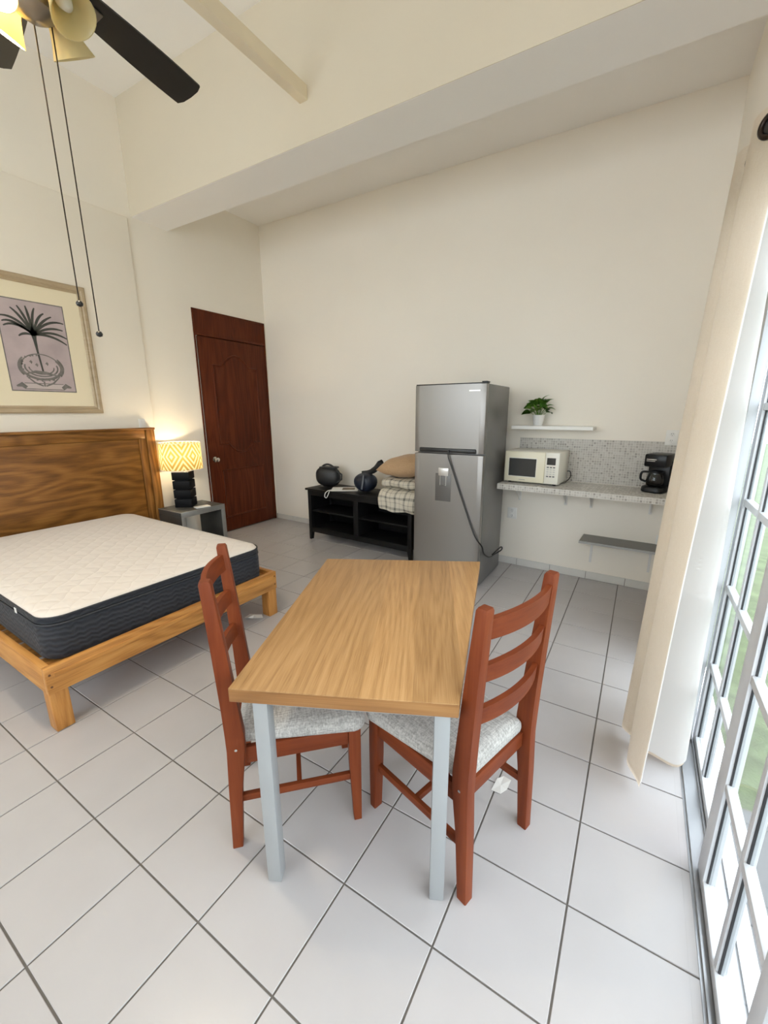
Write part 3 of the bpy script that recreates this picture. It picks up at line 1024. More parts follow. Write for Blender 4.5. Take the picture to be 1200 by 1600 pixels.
uvl = bm.loops.layers.uv.new('UVMap')
for rr_, flip in ((0.0, False), (-0.003, True)):
    a = [bm.verts.new(((SR0 + rr_) * math.cos(2 * PI * k / nseg), (SR0 + rr_) * math.sin(2 * PI * k / nseg), S0)) for k in range(nseg)]
    b2 = [bm.verts.new(((SR1 + rr_) * math.cos(2 * PI * k / nseg), (SR1 + rr_) * math.sin(2 * PI * k / nseg), S1)) for k in range(nseg)]
    for k in range(nseg):
        j = (k + 1) % nseg
        f = bm.faces.new((a[k], a[j], b2[j], b2[k]))
        for lp, uv in zip(f.loops, ((k / nseg, 0), ((k + 1) / nseg, 0), ((k + 1) / nseg, 1), (k / nseg, 1))):
            lp[uvl].uv = uv
    break
obj('lamp_shade', bm, MAT['shade'], lamp, smooth=60, recalc=False)
for z, r in ((S0, SR0), (S1, SR1)):
    bm = BM()
    tube(bm, [(r * math.cos(2 * PI * k / 48), r * math.sin(2 * PI * k / 48), z) for k in range(48)], 0.003, 6, loop=True)
    obj('shade_ring', bm, MAT['white_paint'], lamp, smooth=60)
for k in range(3):
    a = 2 * PI * k / 3
    bm = BM()
    tube(bm, [(0.01 * math.cos(a), 0.01 * math.sin(a), S1 - 0.03), (SR1 * math.cos(a), SR1 * math.sin(a), S1 - 0.003)], 0.002, 6)
    obj('shade_spoke', bm, MAT['steel'], lamp, smooth=60)
bm = BM(); lathe(bm, [(0.0, 0.50), (0.014, 0.505), (0.014, 0.53), (0.03, 0.57), (0.033, 0.595), (0.025, 0.622), (0.0, 0.632)], 16)
obj('bulb', bm, MAT['bulb'], lamp, smooth=60)
add_light('lamp_bulb_light', 'POINT', (LX, LY, LZ + 0.60), 55.0, (1.0, 0.80, 0.52), 0.035)
bm = BM(); box(bm, -0.045, 0.045, -0.08, 0.08, 0, 0.012, bev=0.004)
tag(obj('remote_control', bm, MAT['white_paint'], smooth=30, loc=(-1.80, 2.62, 0.5285), rz=R(-12)), 'small white remote lying on the nightstand by the lamp', 'remote')

# ------------------------------------------------------------------ fridge
MAT['ss'] = plain('grey_steel_door', (0.285, 0.27, 0.255), 0.36, metal=0.75, var=0.02, scale=2, bump=0.01)
MAT['fr_side'] = plain('dark_grey_cabinet', (0.17, 0.165, 0.16), 0.35, metal=0.3, var=0.03)
MAT['fr_black'] = plain('black_plastic', (0.015, 0.014, 0.014), 0.35)
MAT['fr_disp'] = plain('dispenser_grey', (0.13, 0.122, 0.115), 0.35, metal=0.2)
MAT['silver'] = plain('silver_plastic', (0.62, 0.60, 0.57), 0.3, metal=0.6)
fr_ = thing('refrigerator', 'tall grey steel two-door refrigerator with a water dispenser', 'refrigerator', (0.907, 3.53, 0), 0)
w2, d2, fh = 0.32, 0.339, 1.80
bm = BM(); box(bm, -w2, w2, -d2 + 0.075, d2, 0.02, fh - 0.012, bev=0.006)
obj('cabinet', bm, MAT['fr_side'], fr_, smooth=30)
bm = BM(); box(bm, -w2, w2, -d2 + 0.02, -d2 + 0.078, fh - 0.0118, fh - 0.002, bev=0.002)
box(bm, w2 - 0.05, w2 - 0.005, -d2 + 0.03, -d2 + 0.11, fh - 0.002, fh + 0.008, bev=0.003)
obj('hinge_cover', bm, MAT['fr_black'], fr_, smooth=30)
ZS = 1.212
def fdoor(z0, z1):
    bm = BM()
    pts = []
    n = 14
    yb, yf = -d2 + 0.068, -d2 + 0.008
    for k in range(n + 1):
        x = -w2 + 2 * w2 * k / n
        pts.append((x, yf - 0.008 * (1 - (x / w2) ** 2)))
    pts += [(w2, yb), (-w2, yb)]
    prism(bm, pts, z0, z1, 'Z', bev=0.004)
    return obj('door', bm, MAT['ss'], fr_, smooth=35)
up = fdoor(ZS + 0.006, fh - 0.012)
lo_ = fdoor(0.05, ZS - 0.006)
for z0, z1 in ((0.05, ZS - 0.006), (ZS + 0.006, fh - 0.012)):
    bm = BM(); box(bm, -w2 + 0.003, w2 - 0.003, -d2 + 0.0685, -d2 + 0.0745, z0 + 0.005, z1 - 0.005)
    obj('door_gasket', bm, MAT['fr_black'], fr_)
bm = BM(); box(bm, -w2 + 0.05, w2 - 0.06, -d2 - 0.008, -d2 + 0.02, ZS + 0.007, ZS + 0.046, bev=0.010)
obj('handle', bm, MAT['fr_black'], up, smooth=35)
bm = BM(); box(bm, 0.175, 0.270, -d2 + 0.0015, -d2 + 0.006, 1.728, 1.740, bev=0.001)
obj('name_badge', bm, MAT['silver'], up, label='small pale maker badge')
# water dispenser
bm = BM(); box(bm, -0.105, 0.045, -d2 - 0.0025, -d2 + 0.01, 0.785, 1.035, bev=0.004)
dsp = obj('water_dispenser', bm, MAT['fr_disp'], lo_, smooth=30)
bm = BM(); box(bm, -0.075, 0.02, -d2 - 0.010, -d2 - 0.0026, 1.015, 1.085, bev=0.003)
obj('dispenser_head', bm, MAT['silver'], lo_, smooth=30)
bm = BM()
tube(bm, [(-0.055, -d2 - 0.008, 1.015), (-0.055, -d2 - 0.010, 0.93), (0.0, -d2 - 0.010, 0.93), (0.0, -d2 - 0.008, 1.015)], 0.004, 8)
obj('dispenser_paddle', bm, MAT['silver'], lo_, smooth=40)
bm = BM(); box(bm, -w2 + 0.02, w2 - 0.02, -d2 + 0.02, d2 - 0.02, 0.0, 0.05)
obj('plinth', bm, MAT['fr_black'], fr_)
# cord slung over the handle
pts = [(0.02, -d2 - 0.02, ZS + 0.035), (0.022, -d2 - 0.022, ZS - 0.03), (0.06, -d2 - 0.016, 1.08), (0.12, -d2 - 0.014, 0.92), (0.19, -d2 - 0.011, 0.74), (0.25, -d2 - 0.010, 0.59), (0.30, -d2 - 0.012, 0.49), (0.345, -d2 + 0.03, 0.41), (0.337, -d2 + 0.12, 0.32), (0.345, -d2 + 0.26, 0.245), (0.36, -d2 + 0.40, 0.235), (0.40, -d2 + 0.47, 0.265), (0.395, -d2 + 0.45, 0.295), (0.355, -d2 + 0.32, 0.25)]
bm = BM(); tube(bm, crom(pts, 6), 0.0065, 8)
tag(obj('power_cord', bm, MAT['fr_black'], smooth=60, loc=(0.907, 3.53, 0)), 'loose black power cord hanging across the refrigerator door', 'cord')

# ------------------------------------------------------------------ black TV console
MAT['blackwood'] = plain('black_painted_wood', (0.008, 0.0075, 0.0075), 0.45, spec=0.2, var=0.1, scale=15)
tv = thing('tv_console', 'low black wooden console with open shelves beside the refrigerator', 'console', (-0.356, 3.785, 0), R(-3.0))
cw, cd, ch = 0.78, 0.222, 0.655
bm = BM(); box(bm, -cw, cw, -cd, cd, ch - 0.024, ch, bev=0.004)
obj('top', bm, MAT['blackwood'], tv, smooth=30)
for x in (-cw + 0.03, cw - 0.08):
    for y in (-cd + 0.015, cd - 0.06):
        bm = BM(); s = 0.05
        sg = 1 if x < 0 else -1
        xo = x if x < 0 else x + s
        pts = [(xo, 0.0), (xo + sg * 0.03, 0.0), (xo + sg * 0.05, 0.10), (xo + sg * 0.05, ch - 0.0245), (xo, ch - 0.0245)]
        prism(bm, pts if sg > 0 else pts[::-1], y, y + 0.045, 'Y', bev=0.002)
        obj('leg', bm, MAT['blackwood'], tv, smooth=30)
def bb_(name, *a, bev=0.002):
    bm = BM(); box(bm, *a, bev=bev)
    return obj(name, bm, MAT['blackwood'], tv, smooth=30)
bb_('apron', -cw + 0.081, cw - 0.081, -cd + 0.018, -cd + 0.04, ch - 0.085, ch - 0.0245)
bb_('apron', -cw + 0.081, cw - 0.081, -cd + 0.018, -cd + 0.04, 0.10, 0.165)
bb_('divider', -0.035, 0.035, -cd + 0.018, cd - 0.02, 0.166, ch - 0.086)
bb_('shelf', -cw + 0.081, -0.0355, -cd + 0.03, cd - 0.02, 0.365, 0.385)
bb_('shelf', 0.0355, cw - 0.081, -cd + 0.03, cd - 0.02, 0.365, 0.385)
bb_('bottom_panel', -cw + 0.081, cw - 0.081, -cd + 0.041, cd - 0.02, 0.14, 0.16)
bb_('back_panel', -cw + 0.081, cw - 0.081, cd - 0.019, cd - 0.008, 0.10, ch - 0.0245)
for s in (-1, 1):
    a, b = sorted((s * (cw - 0.032), s * (cw - 0.05)))
    bb_('side_panel', a, b, -cd + 0.061, cd - 0.061, 0.12, ch - 0.0245)

# black round handbag
MAT['leather'] = plain('black_leather', (0.013, 0.013, 0.014), 0.42, var=0.15, scale=30, bump=0.15, bscale=120)
bag = thing('handbag', 'round black leather handbag standing on the console end', 'handbag', (-0.975, 3.86, 0.656), R(12))
def blob(bm, rx, ry, rz, cz, n=24, m_=14, pinch=0.0, sq=2.0, wob=0.0, seed=0):
    rings = []
    for i in range(m_ + 1):
        t = -PI / 2 + PI * i / m_
        ct, st = math.cos(t), math.sin(t)
        c = math.copysign(abs(ct) ** (2 / sq), ct)
        z = math.copysign(abs(st) ** (2 / sq), st)
        ring = []
        for k in range(n):
            a = 2 * PI * k / n
            ca, sa = math.cos(a), math.sin(a)
            x = math.copysign(abs(ca) ** (2 / sq), ca) * rx * max(c, 0.001)
            y = math.copysign(abs(sa) ** (2 / sq), sa) * ry * max(c, 0.001)
            w = 1 + wob * noise.noise((x * 9 + seed, y * 9, z * rz * 9))
            ring.append((x * w, y * w, cz + z * rz * w))
        rings.append(ring)
    loft(bm, rings)
bm = BM(); blob(bm, 0.165, 0.085, 0.125, 0.124, sq=2.6, wob=0.05)
body = obj('bag_body', bm, MAT['leather'], bag, smooth=70)
bm = BM()
tube(bm, [(-0.14 + 0.0, 0, 0.19)] + [(0.095 * math.cos(a), -0.01, 0.2 + 0.075 * math.sin(a)) for a in [PI - PI * k / 12 for k in range(13)]] + [(0.14, 0, 0.19)], 0.012, 8, flat=0.6)
obj('handle', bm, MAT['leather'], bag, smooth=60)
bm = BM()
box(bm, -0.10, 0.13, -0.06, 0.06, 0.225, 0.250, bev=0.012)
obj('zip_flap', bm, MAT['leather'], bag, smooth=40)
bm = BM()
tube(bm, [(0.14, -0.03, 0.20), (0.20, -0.035, 0.16), (0.20, -0.04, 0.10), (0.15, -0.06, 0.06)], 0.010, 8)
obj('strap', bm, MAT['leather'], bag, smooth=60)

# paper and white cord loop
MAT['paper_w'] = plain('white_paper', (0.78, 0.77, 0.74), 0.7)
MAT['brownprint'] = plain('brown_printed_photo', (0.17, 0.13, 0.085), 0.6, var=0.35, scale=25)
bm = BM(); box(bm, -0.16, 0.16, -0.125, 0.125, 0, 0.005, bev=0.001)
br = tag(obj('brochure', bm, MAT['paper_w'], loc=(-0.655, 3.775, 0.6565), rz=R(32)), 'white printed brochure lying on the console between two bags', 'brochure')
bm = BM(); box(bm, -0.03, 0.12, -0.07, 0.07, 0.0051, 0.0056)
obj('printed_photo', bm, MAT['brownprint'], br)
bm = BM()
lp = [(-0.73, 3.65, 0.662), (-0.74, 3.60, 0.661), (-0.735, 3.572, 0.652), (-0.75, 3.563, 0.61), (-0.775, 3.562, 0.575), (-0.80, 3.563, 0.59), (-0.79, 3.566, 0.63), (-0.765, 3.572, 0.655), (-0.755, 3.60, 0.661), (-0.75, 3.655, 0.662)]
tube(bm, crom(lp, 5), 0.0045, 6)
tag(obj('cord_loop', bm, MAT['paper_w'], smooth=60), 'white cord loop hanging over the console edge below the brochure', 'cord')

# navy bag
MAT['navy'] = plain('navy_nylon', (0.012, 0.017, 0.032), 0.45, var=0.2, scale=20, bump=0.2, bscale=50)
nb = thing('duffel_bag', 'small navy bag with black straps leaning on the beige pillow', 'bag', (-0.37, 3.80, 0.662), R(-8))
bm = BM(); blob(bm, 0.135, 0.115, 0.105, 0.105, sq=2.4, wob=0.12, seed=4)
obj('bag_body', bm, MAT['navy'], nb, smooth=70)
bm = BM()
tube(bm, crom([(-0.05, 0.0, 0.20), (0.03, 0.03, 0.215), (0.11, 0.05, 0.26), (0.17, 0.06, 0.33), (0.21, 0.06, 0.35)], 5), [0.03] * 8 + [0.034] * 8 + [0.028] * 5, 8, flat=0.6)
obj('strap_bundle', bm, MAT['leather'], nb, smooth=60)
bm = BM()
tube(bm, crom([(0.06, -0.10, 0.20), (0.065, -0.122, 0.12), (0.05, -0.125, 0.04)], 5), 0.012, 6, flat=0.4)
obj('zip_pull', bm, plain('grey_webbing', (0.12, 0.13, 0.15), 0.7), nb, smooth=60)

# folded plaid blanket and pillow
def plaid_mat():
    mt, nt, b = new_mat('plaid_cotton')
    b.inputs['Roughness'].default_value = 0.9
    b.inputs['Specular IOR Level'].default_value = 0.1
    uv = nd(nt, 'ShaderNodeUVMap')
    sx = nd(nt, 'ShaderNodeSeparateXYZ'); nt.links.new(uv.outputs['UV'], sx.inputs[0])
    def stripe(sock, period, width, off=0.0):
        m1 = nd(nt, 'ShaderNodeMath', operation='MULTIPLY_ADD'); m1.inputs[1].default_value = 1 / period; m1.inputs[2].default_value = off
        nt.links.new(sock, m1.inputs[0])
        f = nd(nt, 'ShaderNodeMath', operation='FRACT'); nt.links.new(m1.outputs[0], f.inputs[0])
        g = nd(nt, 'ShaderNodeMath', operation='LESS_THAN'); g.inputs[1].default_value = width; nt.links.new(f.outputs[0], g.inputs[0])
        return g.outputs[0]
    s = None
    for sock in (sx.outputs['X'], sx.outputs['Y']):
        for per, wd, off, wt in ((0.115, 0.20, 0.0, 0.42), (0.115, 0.06, 0.45, 0.35)):
            o = stripe(sock, per, wd, off)
            mm = nd(nt, 'ShaderNodeMath', operation='MULTIPLY'); mm.inputs[1].default_value = wt; nt.links.new(o, mm.inputs[0])
            if s is None:
                s = mm.outputs[0]
            else:
                ad = nd(nt, 'ShaderNodeMath', operation='ADD'); nt.links.new(s, ad.inputs[0]); nt.links.new(mm.outputs[0], ad.inputs[1]); s = ad.outputs[0]
    rp = nd(nt, 'ShaderNodeValToRGB')
    rp.color_ramp.elements[0].color = (0.62, 0.575, 0.48, 1); rp.color_ramp.elements[1].color = (0.11, 0.105, 0.095, 1)
    rp.color_ramp.elements[1].position = 0.95
    nt.links.new(s, rp.inputs['Fac']); nt.links.new(rp.outputs['Color'], b.inputs['Base Color'])
    return mt
MAT['plaid'] = plaid_mat()
MAT['tan'] = fabric('tan_cotton', (0.42, 0.27, 0.15), (0.50, 0.335, 0.195), scale=200, bump=0.1)
bl = thing('plaid_blanket', 'folded cream and black plaid blanket drooping over the console edge', 'blanket', (0.235, 3.72, 0.656), R(-3))
def slabfold(bm, prof_yz, x0, x1, seed):
    """cloth roll: closed (y,z) outline swept along x with soft waviness, uv in metres"""
    uvl = bm.loops.layers.uv.verify()
    n = len(prof_yz)
    N = 18
    cum = [0]
    for i in range(n):
        a, b = prof_yz[i], prof_yz[(i + 1) % n]
        cum.append(cum[-1] + math.hypot(b[0] - a[0], b[1] - a[1]))
    rows = []
    cy = sum(p[0] for p in prof_yz) / n; cz = sum(p[1] for p in prof_yz) / n
    for i in range(N + 1):
        t = i / N
        e = min(1.0, min(t, 1 - t) / 0.12)
        sh = math.sqrt(max(0.0, 1 - (1 - e) ** 2)) * 0.35 + 0.65
        row = []
        for (y, z) in prof_yz:
            w = 0.024 * noise.noise((t * 4 + seed, y * 9, z * 9))
            yy = cy + (y - cy) * sh + w
            z_ = cz + (z - cz) * sh + w * 0.6
            if yy > -0.205:
                z_ = max(z_, 0.002)
            elif z_ < 0.03:
                yy = min(yy, -0.215)
            row.append(bm.verts.new((x0 + (x1 - x0) * t, yy, z_)))
        rows.append(row)
    for i in range(N):
        for j in range(n):
            k = (j + 1) % n
            f = bm.faces.new((rows[i][j], rows[i][k], rows[i + 1][k], rows[i + 1][j]))
            us = [(x0 + (x1 - x0) * i / N, cum[j]), (x0 + (x1 - x0) * i / N, cum[j + 1]), (x0 + (x1 - x0) * (i + 1) / N, cum[j + 1]), (x0 + (x1 - x0) * (i + 1) / N, cum[j])]
            for lp_, u in zip(f.loops, us):
                lp_[uvl].uv = u
    for row, rev in ((rows[0], False), (rows[-1], True)):
        f = bm.faces.new(row if not rev else row[::-1])
        for lp_ in f.loops:
            lp_[uvl].uv = (lp_.vert.co.y, lp_.vert.co.z)
def lobe(y0, y1, z0, z1, n=28, p=3.0):
    out = []
    for k in range(n):
        a = 2 * PI * k / n
        c, s = math.cos(a), math.sin(a)
        out.append(((y0 + y1) / 2 + (y1 - y0) / 2 * math.copysign(abs(c) ** (2 / p), c), (z0 + z1) / 2 + (z1 - z0) / 2 * math.copysign(abs(s) ** (2 / p), s)))
    return out
bm = BM(); slabfold(bm, lobe(-0.20, 0.17, 0.115, 0.225, p=2.6), -0.24, 0.335, 3)
obj('upper_fold', bm, MAT['plaid'], bl, smooth=70)
bm = BM()
pr_ = [(0.15, 0.003), (0.18, 0.05), (0.15, 0.11), (0.0, 0.118), (-0.16, 0.118), (-0.245, 0.09), (-0.275, 0.03), (-0.275, -0.05), (-0.262, -0.10), (-0.245, -0.10), (-0.2355, -0.05), (-0.2345, -0.006), (-0.20, 0.003), (0.0, 0.003)]
pr_ = [tuple(v) for v in crom([Vector((a, b, 0)) for a, b in pr_ + [pr_[0]]], 3)][:-1]
slabfold(bm, [(a, b) for a, b, _ in pr_], -0.235, 0.335, 11)
obj('lower_fold', bm, MAT['plaid'], bl, smooth=70)
def pillow_bm(w, d, h, n=26):
    bm = BM()
    def P(i, j, s):
        u, v = -1 + 2 * i / n, -1 + 2 * j / n
        f = ((1 - abs(u) ** 2.6) * (1 - abs(v) ** 2.6)) ** 0.5 if abs(u) < 1 and abs(v) < 1 else 0.0
        k = 1 - 0.06 * (u * u * (1 - abs(v)) + v * v * (1 - abs(u)))
        wz = 0.012 * noise.noise((u * 3, v * 3, s * 5.0)) * f
        return (u * w / 2 * k, v * d / 2 * k, s * h / 2 * f + wz)
    top = [[bm.verts.new(P(i, j, 1)) for j in range(n + 1)] for i in range(n + 1)]
    bot = [[top[i][j] if i in (0, n) or j in (0, n) else bm.verts.new(P(i, j, -1)) for j in range(n + 1)] for i in range(n + 1)]
    for i in range(n):
        for j in range(n):
            bm.faces.new((top[i][j], top[i + 1][j], top[i + 1][j + 1], top[i][j + 1]))
            q = (bot[i][j], bot[i][j + 1], bot[i + 1][j + 1], bot[i + 1][j])
            if len(set(q)) == 4:
                try:
                    bm.faces.new(q)
                except ValueError:
                    pass
    return bm
pl = obj('pillow', pillow_bm(0.62, 0.44, 0.23), MAT['tan'], smooth=70, loc=(0.262, 3.74, 1.008))
pl.rotation_euler = (R(4), R(-6), R(-4))
tag(pl, 'plump tan pillow lying on the folded plaid blanket', 'pillow')

# ------------------------------------------------------------------ kitchen corner
MAT['mgrout'] = plain('mosaic_grout', (0.66, 0.635, 0.59), 0.8)
def mosaic_mat():
    mt, nt, b = new_mat('mosaic_glass_tiles')
    b.inputs['Roughness'].default_value = 0.3
    at = nd(nt, 'ShaderNodeAttribute', attribute_name='shade')
    rp = nd(nt, 'ShaderNodeValToRGB')
    rp.color_ramp.interpolation = 'CONSTANT'
    cols = [(0.0, (0.55, 0.52, 0.475)), (0.3, (0.48, 0.45, 0.405)), (0.5, (0.60, 0.575, 0.53)), (0.66, (0.41, 0.38, 0.34)), (0.82, (0.51, 0.48, 0.435)), (0.92, (0.33, 0.305, 0.27))]
    e = rp.color_ramp.elements
    e[0].position, e[0].color = 0.0, rgba(cols[0][1])
    e[1].position, e[1].color = cols[1][0], rgba(cols[1][1])
    for p, c in cols[2:]:
        e.new(p).color = rgba(c)
    nt.links.new(at.outputs['Fac'], rp.inputs['Fac'])
    nt.links.new(rp.outputs['Color'], b.inputs['Base Color'])
    return mt
MAT['mosaic'] = mosaic_mat()
def mosaic(name, parent, O, U, V, N, nu, nv, pitch=0.0205, gap=0.0045, th=0.003):
    """nu x nv little tiles from origin O along U and V, standing proud along N; one mesh with a value per tile"""
    O, U, V, N = Vector(O), Vector(U), Vector(V), Vector(N)
    verts, faces, vals = [], [], []
    for i in range(nu):
        for j in range(nv):
            a = O + U * (i * pitch + gap / 2) + V * (j * pitch + gap / 2)
            s = pitch - gap
            k = len(verts)
            c = 0.001
            verts += [a, a + U * s, a + U * s + V * s, a + V * s]
            verts += [a + (U + V) * c + N * th, a + U * (s - c) + V * c + N * th, a + (U + V) * (s - c) + N * th, a + V * (s - c) + U * c + N * th]
            faces += [(k + 4, k + 5, k + 6, k + 7)] + [(k + q, k + (q + 1) % 4, k + 4 + (q + 1) % 4, k + 4 + q) for q in range(4)]
            vals += [random.random()] * 5
    me = bpy.data.meshes.new(name)
    me.from_pydata([tuple(v) for v in verts], [], faces)
    at = me.attributes.new('shade', 'FLOAT', 'FACE')
    at.data.foreach_set('value', vals)
    me.materials.append(MAT['mosaic'])
    o = bpy.data.objects.new(name, me)
    COL.objects.link(o)
    o.parent = parent
    o['kind'] = 'stuff'
    return o
CU0, CU1, CZ = 3.545, 4.925, 0.925
ct = thing('countertop', 'wall-mounted countertop faced with small grey mosaic tiles', 'countertop', bw((CU0 + CU1) / 2, 0, 0), TH)
hw = (CU1 - CU0) / 2
bm = BM(); box(bm, -hw, hw, -0.478, -0.002, CZ - 0.05, CZ - 0.003)
obj('slab', bm, MAT['mgrout'], ct)
mosaic('top_mosaic', ct, (-hw, -0.478, CZ - 0.0035), (1, 0, 0), (0, 1, 0), (0, 0, 1), 67, 23)
mosaic('front_mosaic', ct, (-hw, -0.4775, CZ - 0.0475), (1, 0, 0), (0, 0, 1), (0, -1, 0), 67, 2)
MAT['bracket'] = plain('white_enamel_bracket', (0.72, 0.71, 0.69), 0.4)
for u in (3.63, 4.065, 4.285, 4.75):
    x = u - (CU0 + CU1) / 2
    bm = BM()
    box(bm, x - 0.012, x + 0.012, -0.012, -0.001, CZ - 0.23, CZ - 0.0505, bev=0.002)
    box(bm, x - 0.012, x + 0.012, -0.25, -0.012, CZ - 0.058, CZ - 0.0505, bev=0.001)
    prism(bm, [(-0.012, CZ - 0.22), (-0.012, CZ - 0.058), (-0.24, CZ - 0.058)], x - 0.0015, x + 0.0015, 'X')
    obj('bracket', bm, MAT['bracket'], ct)
# backsplash
bs_m = bw(3.59, 0, 0)
bm = BM(); box(bm, 0, ULEN - 3.60, -0.003, -0.0005, CZ + 0.002, 1.318)
bs = struct(obj('trim_3', bm, MAT['mgrout'], loc=bs_m, rz=TH), 'grey mosaic tile backsplash above the countertop')
mosaic('backsplash_mosaic', bs, (0, -0.003, CZ + 0.003), (1, 0, 0), (0, 0, 1), (0, -1, 0), 65, 19)

# microwave
MAT['mw'] = plain('cream_white_enamel', (0.80, 0.775, 0.69), 0.32)
MAT['mw_door'] = plain('ivory_plastic', (0.78, 0.725, 0.56), 0.35)
MAT['mw_glass'] = plain('dark_oven_glass', (0.035, 0.036, 0.036), 0.15, var=0.1)
mw = thing('microwave_oven', 'cream microwave oven on the mosaic countertop beside the refrigerator', 'microwave', bw(3.815, 0.205, CZ + 0.002), TH + R(-1.5))
a, d_, h_ = 0.238, 0.175, 0.292
bm = BM(); box(bm, -a, a, -d_ + 0.02, d_, 0.012, h_, bev=0.006)
obj('housing', bm, MAT['mw'], mw, smooth=35)
bm = BM(); box(bm, -a + 0.001, 0.118, -d_ - 0.006, -d_ + 0.0195, 0.016, h_ - 0.003, bev=0.006)
dr = obj('door', bm, MAT['mw_door'], mw, smooth=35)
bm = BM(); box(bm, -a + 0.036, 0.052, -d_ - 0.0085, -d_ - 0.0062, 0.062, h_ - 0.058, bev=0.001)
obj('door_surround', bm, MAT['mw'], dr)
bm = BM(); box(bm, -a + 0.042, 0.046, -d_ - 0.010, -d_ - 0.0087, 0.068, h_ - 0.064, bev=0.001)
obj('door_window', bm, MAT['mw_glass'], dr)
bm = BM(); box(bm, -0.10, -0.045, -d_ - 0.0072, -d_ - 0.0062, 0.034, 0.039)
obj('name_badge', bm, plain('grey_print', (0.35, 0.33, 0.29), 0.6), dr)
bm = BM(); box(bm, 0.1195, a - 0.001, -d_ - 0.004, -d_ + 0.0195, 0.016, h_ - 0.003, bev=0.004)
cp = obj('control_panel', bm, MAT['mw'], mw, smooth=35)
bm = BM(); box(bm, 0.135, 0.208, -d_ - 0.006, -d_ - 0.0042, 0.185, 0.245, bev=0.001)
obj('display', bm, MAT['mw_glass'], cp)
MAT['btn'] = plain('pale_grey_button', (0.60, 0.585, 0.55), 0.5)
MAT['btn_d'] = plain('dark_grey_button', (0.13, 0.13, 0.13), 0.5)
for r_ in range(5):
    for c_ in range(3):
        bm = BM(); x = 0.137 + c_ * 0.026; z = 0.158 - r_ * 0.020
        box(bm, x, x + 0.018, -d_ - 0.0056, -d_ - 0.0042, z, z + 0.011)
        obj('button', bm, MAT['btn_d'] if r_ in (0, 4) else MAT['btn'], cp)
for x in (-a + 0.04, a - 0.04):
    for y in (-d_ + 0.05, d_ - 0.04):
        bm = BM(); cyl(bm, (x, y, 0.0), 0.015, 0.0125, 12)
        obj('foot', bm, MAT['fr_black'], mw)
bm = BM(); tube(bm, crom([(a, d_ - 0.02, 0.10), (a + 0.025, d_ - 0.01, 0.095), (a + 0.035, d_ - 0.03, 0.05), (a + 0.015, d_ - 0.10, 0.012), (a - 0.01, d_ - 0.2, 0.006)], 6), 0.0045, 8)
obj('power_lead', bm, MAT['fr_black'], mw, smooth=60)

# floating shelf + plant
bm = BM(); box(bm, 3.555, 4.255, -0.20, -0.001, 1.405, 1.437, bev=0.002)
tag(obj('floating_shelf', bm, MAT['white_paint'], loc=bw(0), rz=TH), 'short white floating shelf above the mosaic backsplash', 'shelf')
MAT['pot'] = plain('white_glazed_pot', (0.80, 0.79, 0.77), 0.25)
def leaf_mat():
    mt, nt, b = new_mat('pothos_leaf')
    b.inputs['Roughness'].default_value = 0.35
    tc = nd(nt, 'ShaderNodeTexCoord')
    oi = nd(nt, 'ShaderNodeObjectInfo')
    rp = nd(nt, 'ShaderNodeValToRGB')
    rp.color_ramp.elements[0].color = (0.06, 0.17, 0.015, 1); rp.color_ramp.elements[1].color = (0.20, 0.36, 0.05, 1)
    nt.links.new(oi.outputs['Random'], rp.inputs['Fac'])
    nt.links.new(rp.outputs['Color'], b.inputs['Base Color'])
    return mt
MAT['leaf'] = leaf_mat()
MAT['soil'] = plain('potting_soil', (0.05, 0.035, 0.025), 0.95, var=0.4, scale=60)
pp = bw(3.775, 0.115, 1.438)
pot = thing('potted_plant', 'small leafy green plant in a white pot on the floating shelf', 'plant', pp, 0)
bm = BM(); lathe(bm, [(0.0, 0.0), (0.036, 0.0), (0.042, 0.012), (0.053, 0.09), (0.055, 0.096), (0.050, 0.096), (0.046, 0.08), (0.0, 0.08)], 28)
obj('pot', bm, MAT['pot'], pot, smooth=40)
bm = BM(); lathe(bm, [(0.0, 0.083), (0.046, 0.0815)], 20); obj('soil', bm, MAT['soil'], pot)
bm = BM()
lv = bm
def leaf_mesh(L=0.088, W=0.082):
    bm = BM()
    n = 8
    rows = []
    for i in range(n + 1):
        t = i / n
        w = W / 2 * (math.sin(PI * min(1, t ** 0.62)) ** 0.8) if 0 < t < 1 else 0.0015
        z = 0.012 * math.sin(PI * t) - 0.016 * t * t
        rows.append([bm.verts.new((L * t, s * w, z + abs(s) * 0.005 * (w / (W / 2)))) for s in (-1, -0.5, 0, 0.5, 1)])
    for i in range(n):
        for j in range(4):
            bm.faces.new((rows[i][j], rows[i][j + 1], rows[i + 1][j + 1], rows[i + 1][j]))
    bmesh.ops.solidify(bm, geom=bm.faces[:], thickness=0.0008)
    me = bpy.data.meshes.new('leaf'); bm.to_mesh(me); bm.free()
    me.polygons.foreach_set('use_smooth', [True] * len(me.polygons))
    me.materials.append(MAT['leaf'])
    return me
lm = leaf_mesh()
stems = BM()
random.seed(21)
for k in range(26):
    az = k * 2.399 + random.uniform(-.3, .3)
    ring = k / 26
    rad = 0.02 + 0.062 * ring ** 0.7 * random.uniform(.8, 1.1)
    h = 0.205 - 0.085 * ring + random.uniform(-.012, .012)
    p = Vector((rad * math.cos(az), rad * math.sin(az) * 0.8, h))
    o = obj('leaf', lm, None, pot, loc=p)
    o.rotation_euler = (random.uniform(-.7, .7), R(-50 + 62 * ring + random.uniform(-10, 10)), az + random.uniform(-.5, .5))
    sc_ = random.uniform(0.75, 1.1)
    o.scale = (sc_, sc_, sc_)
    tube(stems, [(0.015 * math.cos(az), 0.015 * math.sin(az), 0.08), (p.x * .5, p.y * .5, h * .75), tuple(p)], 0.0016, 5)
obj('stem', stems, MAT['leaf'], pot, smooth=60)

